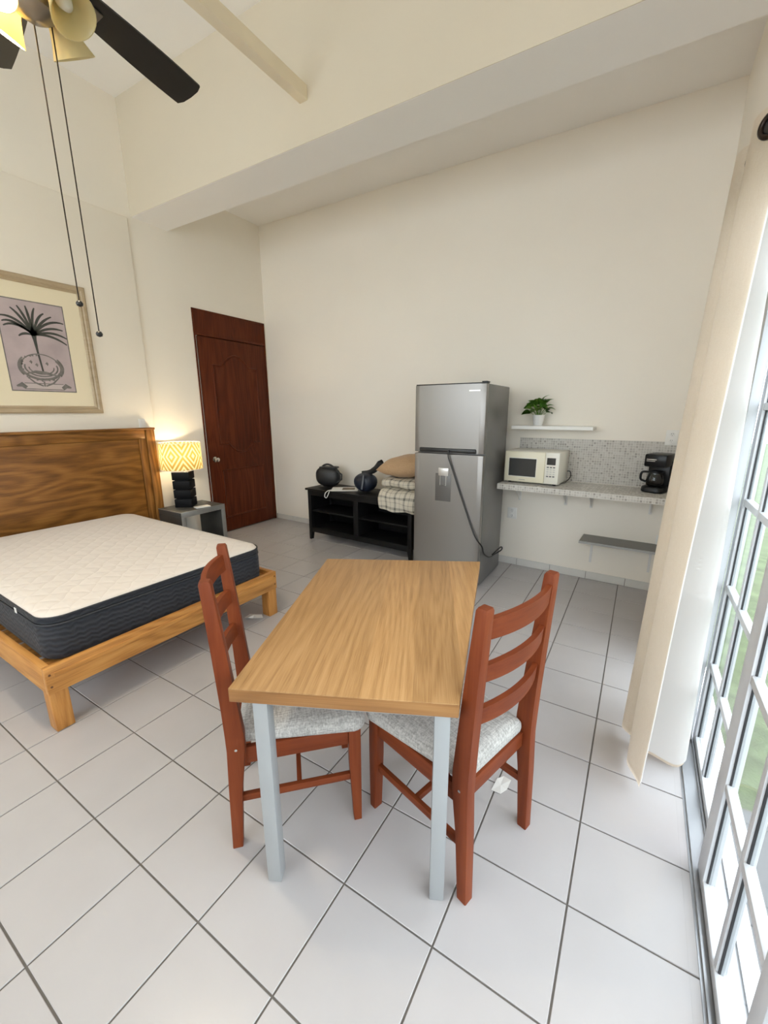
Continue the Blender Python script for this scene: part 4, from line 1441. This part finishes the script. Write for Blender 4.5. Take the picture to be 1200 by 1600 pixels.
# outlets
def outlet(name, u, z, label, w=0.078, h=0.122):
    t = thing(name, label, 'outlet', bw(u, 0.0008, z), TH)
    bm = BM(); box(bm, -w / 2, w / 2, -0.008, 0, -h / 2, h / 2, bev=0.003)
    obj('cover_plate', bm, MAT['white_paint'], t, smooth=30)
    for s in (-1, 1):
        bm = BM(); M = Matrix.Translation((0, -0.0082, s * 0.027)) @ Matrix.Rotation(PI / 2, 4, 'X')
        lathe(bm, [(0.0, 0.0022), (0.017, 0.0022), (0.018, 0)], 18, M)
        f = obj('socket', bm, MAT['pot'], t, smooth=30)
        bm = BM()
        for dx in (-0.006, 0.006):
            box(bm, dx - 0.0012, dx + 0.0012, -0.0112, -0.0106, s * 0.027 + 0.001, s * 0.027 + 0.009)
        box(bm, -0.002, 0.002, -0.0112, -0.0106, s * 0.027 - 0.010, s * 0.027 - 0.006)
        obj('slot', bm, MAT['fr_black'], f)
    return t
outlet('wall_outlet', 4.82, 1.352, 'white double wall outlet above the coffee maker', 0.085, 0.125)
outlet('wall_outlet', 3.563, 0.55, 'white wall outlet under the countertop beside the refrigerator', 0.095, 0.115)
outlet('wall_outlet', 4.86, 0.475, 'white wall outlet low behind the curtain above the grey shelf', 0.08, 0.09)

# low grey shelf
MAT['grey_board'] = plain('grey_melamine', (0.19, 0.185, 0.175), 0.45, var=0.04)
ls = thing('low_shelf', 'low grey wall shelf under the mosaic countertop', 'shelf', bw(4.25, 0, 0), TH)
bm = BM(); box(bm, 0.0, 0.66, -0.26, -0.001, 0.418, 0.437, bev=0.001); obj('board', bm, MAT['grey_board'], ls)
bm = BM(); box(bm, -0.002, 0.66, -0.263, -0.2603, 0.417, 0.438); obj('edge_band', bm, MAT['ns_edge'], ls)
for x in (0.08, 0.55):
    bm = BM()
    box(bm, x - 0.01, x + 0.01, -0.008, -0.001, 0.17, 0.4175, bev=0.001)
    box(bm, x - 0.01, x + 0.01, -0.20, -0.008, 0.410, 0.4175, bev=0.001)
    obj('bracket', bm, MAT['bracket'], ls)

# coffee maker
MAT['cm'] = plain('black_gloss_plastic', (0.007, 0.007, 0.008), 0.3, spec=0.3)
def carafe_mat():
    mt = bpy.data.materials.new('carafe_glass'); mt.use_nodes = True
    nt = mt.node_tree; nt.nodes.clear()
    out = nd(nt, 'ShaderNodeOutputMaterial'); tr_ = nd(nt, 'ShaderNodeBsdfTransparent'); gl = nd(nt, 'ShaderNodeBsdfGlossy')
    tr_.inputs['Color'].default_value = (0.72, 0.73, 0.72, 1); gl.inputs['Roughness'].default_value = 0.04
    f = nd(nt, 'ShaderNodeFresnel', IOR=1.6); mx = nd(nt, 'ShaderNodeMixShader')
    nt.links.new(f.outputs[0], mx.inputs[0]); nt.links.new(tr_.outputs[0], mx.inputs[1]); nt.links.new(gl.outputs[0], mx.inputs[2]); nt.links.new(mx.outputs[0], out.inputs['Surface'])
    return mt
MAT['carafe'] = carafe_mat()
cm = thing('coffee_maker', 'black drip coffee maker with a glass carafe on the countertop', 'coffee maker', bw(4.762, 0.17, CZ + 0.001), TH + R(-18))
bm = BM(); loft(bm, [[(x, y, z) for x, y in rrect(w, d, .05, 6)] for w, d, z in ((.15, .21, 0), (.165, .225, .008), (.165, .225, .038), (.155, .215, .046))])
obj('base', bm, MAT['cm'], cm, smooth=40)
bm = BM(); box(bm, -0.08, 0.08, 0.015, 0.11, 0.04, 0.26, bev=0.012); obj('water_tank', bm, MAT['cm'], cm, smooth=40)
bm = BM(); box(bm, -0.08, 0.08, -0.095, 0.11, 0.205, 0.308, bev=0.014); hd = obj('brew_head', bm, MAT['cm'], cm, smooth=40)
bm = BM(); box(bm, -0.06, 0.01, -0.0968, -0.0953, 0.262, 0.268); box(bm, -0.06, 0.0, -0.0968, -0.0953, 0.250, 0.254)
obj('name_badge', bm, MAT['silver'], hd)
bm = BM(); M = Matrix.Translation((0, -0.04, 0.047))
lathe(bm, [(0.0, 0.0), (0.045, 0.0), (0.06, 0.015), (0.065, 0.045), (0.055, 0.09), (0.045, 0.115), (0.048, 0.125)], 28, M)
cf = obj('carafe', bm, MAT['carafe'], cm, smooth=50)
bm = BM(); lathe(bm, [(0.047, 0.108), (0.050, 0.108), (0.050, 0.126), (0.0, 0.134)], 24, M); obj('carafe_lid', bm, MAT['cm'], cf, smooth=40)
bm = BM(); tube(bm, crom([(-0.045, -0.05, 0.16), (-0.09, -0.07, 0.155), (-0.095, -0.07, 0.10), (-0.06, -0.055, 0.08)], 5), 0.009, 8); obj('carafe_handle', bm, MAT['cm'], cf, smooth=50)

# ------------------------------------------------------------------ dining table
def oak_top():
    mt = wood('oak_laminate', (0.25, 0.125, 0.042), (0.45, 0.255, 0.105), (0.55, 0.335, 0.155), grain='Y', rough=0.42, s_along=2.6, s_across=60, wmix=0.17, fine=0.45, bump=0.01, spec=0.3, figure=130.0, fig_across=4.5, fig_along=0.4)
    nt = mt.node_tree
    b = nt.nodes['Principled BSDF']
    # board-wide tone changes across the top
    tc = nd(nt, 'ShaderNodeTexCoord'); sx = nd(nt, 'ShaderNodeSeparateXYZ'); nt.links.new(tc.outputs['Object'], sx.inputs[0])
    m1 = nd(nt, 'ShaderNodeMath', operation='MULTIPLY'); m1.inputs[1].default_value = 6.5; nt.links.new(sx.outputs['X'], m1.inputs[0])
    fl = nd(nt, 'ShaderNodeMath', operation='FLOOR'); nt.links.new(m1.outputs[0], fl.inputs[0])
    wn = nd(nt, 'ShaderNodeTexWhiteNoise', noise_dimensions='1D'); nt.links.new(fl.outputs[0], wn.inputs['W'])
    mr = nd(nt, 'ShaderNodeMapRange'); mr.inputs['To Min'].default_value = 0.86; mr.inputs['To Max'].default_value = 1.12
    nt.links.new(wn.outputs['Value'], mr.inputs['Value'])
    old = b.inputs['Base Color'].links[0].from_socket
    mx = nd(nt, 'ShaderNodeVectorMath', operation='SCALE'); nt.links.new(old, mx.inputs[0]); nt.links.new(mr.outputs[0], mx.inputs['Scale'])
    nt.links.new(mx.outputs[0], b.inputs['Base Color'])
    return mt
MAT['oak'] = oak_top()
MAT['oak_edge'] = wood('oak_edge_band', (0.20, 0.09, 0.030), (0.30, 0.145, 0.052), (0.36, 0.19, 0.07), grain='X', spec=0.3, rough=0.45, s_along=1.2, s_across=16, wmix=0.25, bump=0.02)
MAT['table_leg'] = plain('silver_grey_powder_coat', (0.36, 0.375, 0.385), 0.45, metal=0.2, var=0.015)
FL, FR_, BR_, BL_ = Vector((1.363, .494)), Vector((1.984, .790)), Vector((1.655, 1.935)), Vector((0.900, 1.536))
ctr = (FL + FR_ + BR_ + BL_) / 4
TA = math.atan2((FR_ - FL).y, (FR_ - FL).x)
def loc2(p):
    d = p - ctr
    return Vector((d.x * math.cos(-TA) - d.y * math.sin(-TA), d.x * math.sin(-TA) + d.y * math.cos(-TA)))
lf, lr, lb, ll = (loc2(p) for p in (FL, FR_, BR_, BL_))
tb = thing('dining_table', 'rectangular oak dining table with square silver legs', 'table', (ctr.x, ctr.y, 0), TA)
TZ = 0.76
bm = BM(); hexa(bm, [(p.x, p.y, TZ - 0.004) for p in (lf, lr, lb, ll)], [(p.x, p.y, TZ) for p in (lf, lr, lb, ll)], bev=0.0012)
obj('tabletop', bm, MAT['oak'], tb, smooth=30)
bm = BM(); hexa(bm, [(p.x, p.y, TZ - 0.046) for p in (lf, lr, lb, ll)], [(p.x, p.y, TZ - 0.0042) for p in (lf, lr, lb, ll)], bev=0.001)
obj('edge_band', bm, MAT['oak_edge'], tb, smooth=30)
c4 = (lf + lr + lb + ll) / 4
leg_c = []
for p in (lf, lr, lb, ll):
    sx_, sy_ = (1 if p.x > c4.x else -1), (1 if p.y > c4.y else -1)
    e = {(-1, -1): (0.092, 0.030), (1, -1): (0.045, 0.030), (1, 1): (0.05, 0.05), (-1, 1): (0.05, 0.05)}[(sx_, sy_)]
    c = Vector((p.x - sx_ * e[0], p.y - sy_ * e[1]))
    leg_c.append(c)
    bm = BM(); box(bm, c.x - 0.0235, c.x + 0.0235, c.y - 0.0235, c.y + 0.0235, 0.0, TZ - 0.0465, bev=0.003)
    obj('leg', bm, MAT['table_leg'], tb, smooth=30)
for i in range(4):
    a_, b_ = leg_c[i], leg_c[(i + 1) % 4]
    d = (b_ - a_).normalized(); nn = Vector((-d.y, d.x)) * 0.012
    a2, b2 = a_ + d * 0.0245, b_ - d * 0.0245
    q = [a2 - nn, b2 - nn, b2 + nn, a2 + nn]
    bm = BM(); hexa(bm, [(p.x, p.y, TZ - 0.062) for p in q], [(p.x, p.y, TZ - 0.0465) for p in q])
    obj('frame_rail', bm, MAT['table_leg'], tb)

# ------------------------------------------------------------------ dining chairs
CR = dict(dark=(0.115, 0.022, 0.007), mid=(0.175, 0.037, 0.011), light=(0.22, 0.054, 0.016))
MAT['ch_z'] = wood('cherry_stain_post', CR['dark'], CR['mid'], CR['light'], grain='Z', rough=0.48, s_along=1, s_across=10, wmix=0.12, fine=0.3, bump=0.01, coat=0.0, spec=0.2)
MAT['ch_x'] = wood('cherry_stain_rail', CR['dark'], CR['mid'], CR['light'], grain='X', rough=0.48, s_along=1, s_across=10, wmix=0.12, fine=0.3, bump=0.01, coat=0.0, spec=0.2)
MAT['ch_y'] = wood('cherry_stain_cross', CR['dark'], CR['mid'], CR['light'], grain='Y', rough=0.48, s_along=1, s_across=10, wmix=0.12, fine=0.3, bump=0.01, coat=0.0, spec=0.2)
MAT['linen'] = fabric('grey_linen_seat', (0.30, 0.29, 0.275), (0.54, 0.525, 0.50), scale=170, bump=0.3)
MAT['screw'] = MAT['steel']
CW2, CD_, CH_ = 0.1875, 0.445, 1.055
def make_chair(name, label, loc, rz, group):
    """local +x is the way the chair faces; origin at floor, midway between the rear feet"""
    c = thing(name, label, 'chair', loc, rz, group)
    st = [(0.0, -0.001, 0.036), (0.25, 0.012, 0.046), (0.42, 0.026, 0.062), (0.48, 0.026, 0.062), (0.60, 0.018, 0.054), (0.80, 0.004, 0.046), (CH_ - 0.008, -0.016, 0.036), (CH_, -0.017, 0.030)]
    def post_x(z):
        for i in range(len(st) - 1):
            if st[i][0] <= z <= st[i + 1][0]:
                t = (z - st[i][0]) / (st[i + 1][0] - st[i][0])
                return st[i][1] + t * (st[i + 1][1] - st[i][1])
        return st[-1][1]
    for s in (-1, 1):
        bm = BM()
        rings = []
        for z, x, w in st:
            hw_ = 0.0195 if z < CH_ - 0.001 else 0.016
            y = s * CW2
            rings.append([(x - w / 2, y - hw_, z), (x + w / 2, y - hw_, z), (x + w / 2, y + hw_, z), (x - w / 2, y + hw_, z)])
        loft(bm, rings)
        es = [e for e in bm.edges if abs(e.verts[0].co.z - e.verts[1].co.z) > 0.005]
        bmesh.ops.bevel(bm, geom=es, offset=0.0035, segments=2, profile=0.5, affect='EDGES')
        p = obj('rear_post', bm, MAT['ch_z'], c, smooth=35)
        for yy in (s * (CW2 + 0.0192),):
            bm = BM(); cyl(bm, (0.026, yy - 0.0005 if s > 0 else yy - 0.0015, 0.425), 0.005, 0.002, 10, axis='Y')
            obj('screw_head', bm, MAT['screw'], p)
        bm = BM()
        y = s * (CW2 - 0.004)
        rings = []
        for z, w, dx in ((0.0, 0.030, 0.006), (0.26, 0.044, 0.0), (0.418, 0.046, 0.0)):
            x = CD_ + dx
            rings.append([(x - w / 2, y - 0.0195, z), (x + w / 2, y - 0.0195, z), (x + w / 2, y + 0.0195, z), (x - w / 2, y + 0.0195, z)])
        loft(bm, rings)
        es = [e for e in bm.edges if abs(e.verts[0].co.z - e.verts[1].co.z) > 0.005]
        bmesh.ops.bevel(bm, geom=es, offset=0.003, segments=2, profile=0.5, affect='EDGES')
        obj('leg', bm, MAT['ch_z'], c, smooth=35)
        bm = BM(); box(bm, 0.058, CD_ - 0.0235, y - 0.010, y + 0.010, 0.352, 0.418, bev=0.002); obj('side_rail', bm, MAT['ch_x'], c, smooth=30)
        bm = BM(); box(bm, 0.030, CD_ - 0.018, y - 0.009, y + 0.009, 0.188, 0.216, bev=0.002); obj('stretcher', bm, MAT['ch_x'], c, smooth=30)
    for x in (0.034, CD_ + 0.0):
        bm = BM(); box(bm, x - 0.010, x + 0.010, -CW2 + 0.0202, CW2 - 0.0202, 0.358, 0.418, bev=0.002); obj('cross_rail', bm, MAT['ch_y'], c, smooth=30)
    bm = BM(); box(bm, 0.225, 0.243, -CW2 + 0.0135, CW2 - 0.0135, 0.19, 0.214, bev=0.002); obj('stretcher', bm, MAT['ch_y'], c, smooth=30)
    for zc, hh in ((0.985, 0.064), (0.838, 0.056), (0.688, 0.056)):
        bm = BM()
        rings = []
        n = 14
        for k in range(n + 1):
            y = -CW2 + 0.012 + (2 * CW2 - 0.024) * k / n
            bow = -0.034 * (1 - (y / CW2) ** 2)
            xa = post_x(zc - hh / 2) + bow
            xb = post_x(zc + hh / 2) + bow
            rise = 0.006 * (1 - (y / CW2) ** 2)
            rings.append([(xa - 0.009, y, zc - hh / 2), (xa + 0.009, y, zc - hh / 2), (xb + 0.009, y, zc + hh / 2 + rise), (xb - 0.009, y, zc + hh / 2 + rise)])
        loft(bm, rings)
        obj('back_slat', bm, MAT['ch_y'], c, smooth=40)
    # padded seat, wider at the front
    bm = BM()
    def outline(g):
        x0, x1 = 0.030 - g * 0.4, CD_ + 0.042 + g
        yr, yf = CW2 - 0.014 + g, CW2 + 0.030 + g
        pts = []
        for cx, cy, a0, r_ in ((x1, yf, 0, .045), (x0, yr + 0.0, 90, .02), (x0, -yr, 180, .02), (x1, -yf, 270, .045)):
            sx_ = 1 if cx > 0.2 else -1
            sy_ = 1 if cy > 0 else -1
            for k in range(6):
                a = R(a0 + 90 * k / 5)
                pts.append((cx - sx_ * r_ + r_ * math.cos(a), cy - sy_ * r_ + r_ * math.sin(a)))
        return pts
    rings = []
    for g, z in ((-0.012, 0.4185), (-0.001, 0.425), (0.003, 0.438), (0.0, 0.455), (-0.012, 0.470), (-0.035, 0.480), (-0.08, 0.486), (-0.13, 0.488)):
        rings.append([(x, y, z) for x, y in outline(g)])
    loft(bm, rings)
    obj('seat', bm, MAT['linen'], c, smooth=60)
    return c
def chair_at(near, face, side):
    F = Vector((math.cos(R(face)), math.sin(R(face))))
    S = Vector((-F.y, F.x)) * side
    p = Vector(near) + S * CW2
    return (p.x, p.y, 0), R(face)
l, rz = chair_at((1.23, 0.565), 45, 1)
ch0 = make_chair('dining_chair', 'cherry wood ladder-back chair at the bed side of the table', l, rz, 'dining chairs at the oak table')
l, rz = chair_at((2.015, 0.835), 163.5, -1)
dup(ch0, l, rz, 'cherry wood ladder-back chair at the window side of the table')

# ------------------------------------------------------------------ curtain and rod
MAT['curtain'] = fabric('oatmeal_linen_curtain', (0.78, 0.70, 0.60), (0.86, 0.79, 0.70), scale=330, bump=0.12)
MAT['lining'] = plain('white_curtain_lining', (0.88, 0.88, 0.88), 0.85)
def add_translucent(mt, col, fac):
    nt = mt.node_tree
    b = nt.nodes['Principled BSDF']
    out = nt.nodes['Material Output']
    tl = nd(nt, 'ShaderNodeBsdfTranslucent')
    tl.inputs['Color'].default_value = rgba(col)
    mx = nd(nt, 'ShaderNodeMixShader')
    mx.inputs[0].default_value = fac
    nt.links.new(b.outputs[0], mx.inputs[1])
    nt.links.new(tl.outputs[0], mx.inputs[2])
    nt.links.new(mx.outputs[0], out.inputs['Surface'])
add_translucent(MAT['curtain'], (0.93, 0.86, 0.77), 0.5)
add_translucent(MAT['lining'], (0.95, 0.95, 0.95), 0.5)
MAT['bronze'] = plain('dark_bronze', (0.035, 0.024, 0.018), 0.3, metal=0.8)
ctn = thing('curtain', 'oatmeal linen curtain with white lining bunched at the glass doors', 'curtain', (0, 0, 0), 0)
bot = [(2.505, 1.585), (2.482, 1.63), (2.462, 1.69), (2.458, 1.75), (2.480, 1.795), (2.54, 1.80), (2.61, 1.795), (2.655, 1.80), (2.675, 1.83), (2.64, 1.862), (2.55, 1.87), (2.47, 1.885), (2.432, 1.92), (2.428, 1.965), (2.46, 2.0), (2.53, 2.01), (2.60, 2.02), (2.63, 2.05)]
top = [(2.588, 1.655), (2.560, 1.675), (2.530, 1.715), (2.520, 1.765), (2.535, 1.80), (2.565, 1.812), (2.60, 1.815), (2.625, 1.825), (2.632, 1.845), (2.615, 1.868), (2.575, 1.88), (2.535, 1.90), (2.512, 1.935), (2.508, 1.985), (2.53, 2.02), (2.56, 2.035), (2.60, 2.045), (2.625, 2.06)]
pb, pt = crom([Vector((a, b, 0)) for a, b in bot], 5), crom([Vector((a, b, 0)) for a, b in top], 5)
ZT = 2.455
def sheet(off, z0, zt, hem=False):
    bm = BM()
    rows = []
    NZ = 26
    for i in range(NZ + 1):
        t = i / NZ
        z = z0 + (zt - z0) * t
        s = min(1.0, max(0.0, t)) ** 1.15
        path = [a.lerp(b, s) for a, b in zip(pb, pt)]
        row = []
        for k, p in enumerate(path):
            q0, q1 = path[max(k - 1, 0)], path[min(k + 1, len(path) - 1)]
            d = (q1 - q0).normalized()
            nn = Vector((-d.y, d.x, 0))
            w = 0.006 * noise.noise((k * 0.12, z * 1.4, 2.0)) * (1 - t)
            hz_ = (0.012 * math.sin(k * 0.35) if i == 0 else 0.0)
            row.append(bm.verts.new((p.x + nn.x * (off + w), p.y + nn.y * (off + w), z + hz_)))
        rows.append(row)
    for i in range(NZ):
        for j in range(len(rows[0]) - 1):
            bm.faces.new((rows[i][j], rows[i][j + 1], rows[i + 1][j + 1], rows[i + 1][j]))
    bmesh.ops.solidify(bm, geom=bm.faces[:], thickness=0.0015)
    return bm
obj('linen_face', sheet(0.0035, 0.028, ZT), MAT['curtain'], ctn, smooth=70)
obj('lining', sheet(-0.0015, 0.045, ZT - 0.06), MAT['lining'], ctn, smooth=70, label='white lining on the back of the curtain')
RX, RZ = 2.562, 2.395
for (x, y, a_) in ((2.551, 1.668, -46), (2.565, 1.806, 0), (2.562, 1.893, 0), (2.56, 2.043, 0)):
    M = Matrix.Translation((x, y, RZ)) @ Matrix.Rotation(R(a_), 4, 'Z') @ Matrix.Rotation(PI / 2, 4, 'X')
    bm = BM()
    ring = [M @ Vector((0.030 * math.cos(2 * PI * k / 28), 0.030 * math.sin(2 * PI * k / 28), 0)) for k in range(28)]
    tube(bm, ring, 0.0085, 8, loop=True)
    gr = obj('grommet', bm, MAT['bronze'], ctn, smooth=60)
    bm = BM(); lathe(bm, [(0.0, 0.0), (0.026, 0.0)], 24, M)
    obj('grommet_eye', bm, MAT['fr_black'], gr)
rod = thing('curtain_rod', 'dark bronze curtain rod above the glass doors', 'curtain rod', (RX, 0, RZ), 0)
bm = BM(); cyl(bm, (0, -0.9, 0), 0.0125, 3.05, 14, axis='Y'); obj('rod', bm, MAT['bronze'], rod, smooth=40)
for y in (-0.9, 2.15):
    bm = BM(); M = Matrix.Translation((0, y, 0)) @ Matrix.Rotation(PI / 2 if y < 0 else -PI / 2, 4, 'X')
    lathe(bm, [(0.0125, 0), (0.02, 0.004), (0.024, 0.02), (0.016, 0.04), (0.0, 0.046)], 16, M); obj('finial', bm, MAT['bronze'], rod, smooth=50)
for y in (-0.75, 0.6, 2.10):
    bm = BM(); cyl(bm, (0.0, y, 0), 0.006, XR - RX, 8, axis='X'); cyl(bm, (XR - RX - 0.006, y, 0), 0.025, 0.006, 16, axis='X'); obj('bracket', bm, MAT['bronze'], rod, smooth=40)

# ------------------------------------------------------------------ ceiling fan
MAT['blade'] = plain('black_fan_blade', (0.012, 0.011, 0.010), 0.4, var=0.1)
MAT['fan_metal'] = plain('brushed_nickel', (0.35, 0.31, 0.26), 0.3, metal=0.9)
def shade_glass(name, em):
    mt, nt, b = new_mat(name)
    nt.nodes.remove(b)
    out = nt.nodes['Material Output']
    df = nd(nt, 'ShaderNodeBsdfDiffuse'); df.inputs['Color'].default_value = (0.86, 0.78, 0.50, 1)
    tl = nd(nt, 'ShaderNodeBsdfTranslucent'); tl.inputs['Color'].default_value = (0.86, 0.76, 0.46, 1)
    gl = nd(nt, 'ShaderNodeBsdfGlossy'); gl.inputs['Roughness'].default_value = 0.15
    m1 = nd(nt, 'ShaderNodeMixShader'); m1.inputs[0].default_value = 0.45
    nt.links.new(df.outputs[0], m1.inputs[1]); nt.links.new(tl.outputs[0], m1.inputs[2])
    m2 = nd(nt, 'ShaderNodeMixShader'); m2.inputs[0].default_value = 0.06
    nt.links.new(m1.outputs[0], m2.inputs[1]); nt.links.new(gl.outputs[0], m2.inputs[2])
    nt.links.new(m2.outputs[0], out.inputs['Surface'])
    return mt
MAT['fan_shade'] = shade_glass('cream_glass_shade', 0)
FX, FY, FZ = 0.45, 0.68, 3.01
fan = thing('ceiling_fan', 'black-bladed ceiling fan with cream glass bell lights and pull chains', 'ceiling fan', (FX, FY, FZ), 0)
bm = BM(); cyl(bm, (0, 0, 0.12), 0.014, 4.36 - FZ - 0.12 - 0.06, 14); obj('downrod', bm, MAT['fan_metal'], fan, smooth=40)
bm = BM(); lathe(bm, [(0.0, 4.365 - FZ), (0.075, 4.36 - FZ), (0.07, 4.33 - FZ), (0.03, 4.28 - FZ), (0.014, 4.275 - FZ)], 24); obj('canopy', bm, MAT['fan_metal'], fan, smooth=40)
bm = BM(); lathe(bm, [(0.0, 0.14), (0.05, 0.13), (0.10, 0.10), (0.115, 0.05), (0.11, 0.0), (0.07, -0.03), (0.05, -0.05), (0.05, -0.09), (0.065, -0.11), (0.06, -0.15), (0.03, -0.17), (0.0, -0.175)], 28); obj('motor_housing', bm, MAT['fan_metal'], fan, smooth=40)
bmesh_blade = BM()
for k in range(5):
    ang = R(99.5 + 72 * k)
    bm = BM()
    P = []
    n = 10
    for i in range(n + 1):
        t = i / n
        P.append((0.17 + 0.49 * t, 0.055 + 0.018 * math.sin(PI * t * 0.6)))
    outl = [(x, -w) for x, w in P] + [(0.672, -0.045), (0.675, 0.0), (0.672, 0.045)] + [(x, w) for x, w in P[::-1]]
    prism(bm, outl, -0.004, 0.004, 'Z')
    M = Matrix.Rotation(ang, 4, 'Z') @ Matrix.Translation((0, 0, 0.0)) @ Matrix.Rotation(R(-12), 4, 'X')
    bmesh.ops.transform(bm, matrix=M, verts=bm.verts)
    bl_ = obj('blade', bm, MAT['blade'], fan, smooth=30)
    bm = BM(); box(bm, 0.09, 0.24, -0.022, 0.022, -0.012, -0.0045, bev=0.002)
    bmesh.ops.transform(bm, matrix=M, verts=bm.verts)
    obj('blade_iron', bm, MAT['fan_metal'], bl_, smooth=30)
for k, a_ in enumerate((112, 22, 202, 292)):
    a = R(a_)
    tilt = R(34)
    M = Matrix.Rotation(a, 4, 'Z') @ Matrix.Translation((0.045, 0, -0.03)) @ Matrix.Rotation(PI - tilt, 4, 'Y')
    bm = BM(); lathe(bm, [(0.0, -0.01), (0.022, -0.01), (0.022, 0.04), (0.028, 0.05)], 16, M)
    ar = obj('light_arm', bm, MAT['fan_metal'], fan, smooth=40)
    bm = BM()
    lathe(bm, [(0.027, 0.035), (0.030, 0.05), (0.034, 0.08), (0.042, 0.115), (0.056, 0.15), (0.068, 0.175), (0.071, 0.182), (0.068, 0.182), (0.054, 0.152), (0.040, 0.117), (0.031, 0.08), (0.026, 0.04)], 28, M)
    obj('bell_shade', bm, MAT['fan_shade'], ar, smooth=60, label='cream glass bell shade')
    bm = BM(); lathe(bm, [(0.0, 0.05), (0.012, 0.055), (0.013, 0.08), (0.024, 0.115), (0.025, 0.13), (0.016, 0.15), (0.0, 0.156)], 16, M)
    lit = a_ in (202, 292)
    obj('bulb', bm, MAT['bulb'] if lit else MAT['pot'], ar, smooth=60)
    p = M @ Vector((0, 0, 0.15))
    if lit:
        add_light('fan_bulb_light', 'POINT', (FX + p.x, FY + p.y, FZ + p.z), 42.0, (1.0, 0.85, 0.62), 0.03)
for (cx, cy, z1) in ((-0.035, 0.01, 1.99), (-0.015, 0.055, 1.885)):
    bm = BM(); tube(bm, [(cx, cy, -0.15), (cx, cy, z1 - FZ)], 0.0022, 6); pc = obj('pull_chain', bm, MAT['bronze'], fan)
    bm = BM(); M = Matrix.Translation((cx, cy, z1 - FZ - 0.022))
    lathe(bm, [(0.0, 0.0), (0.010, 0.004), (0.0125, 0.012), (0.009, 0.020), (0.0, 0.024)], 14, M); obj('pull_bead', bm, MAT['fr_black'], pc, smooth=60)

# ------------------------------------------------------------------ scraps on the floor
def scrap(name, pts, label, h, loc, rz, hc=0.014):
    bm = BM()
    n = len(pts)
    top = [bm.verts.new((x, y, z + h)) for x, y, z in pts]
    bot_ = [bm.verts.new((x, y, z)) for x, y, z in pts]
    c1 = bm.verts.new((0, 0, hc + h)); c2 = bm.verts.new((0, 0, hc))
    for i in range(n):
        j = (i + 1) % n
        bm.faces.new((top[i], top[j], c1)); bm.faces.new((bot_[j], bot_[i], c2)); bm.faces.new((top[i], bot_[i], bot_[j], top[j]))
    return tag(obj(name, bm, MAT['paper_w'], loc=loc, rz=rz), label, 'paper')
scrap('paper_scrap', [(-.07, -.03, .0), (-.03, -.045, .012), (.0, -.03, .001), (.04, -.04, .01), (.075, -.01, .0), (.05, .03, .006), (.0, .035, .0), (-.05, .03, .004)], 'crumpled white tissue scrap on the floor by the bed leg', 0.0012, (-0.10, 1.815, 0.0005), R(25))
scrap('paper_tag', [(-.02, -.045, .0), (.02, -.04, .004), (.03, .0, .0), (.025, .05, .006), (-.01, .055, .0), (-.025, .02, .005)], 'small translucent white tag on the floor behind the window-side chair', 0.0012, (1.996, 1.315, 0.0005), R(-10), 0.003)
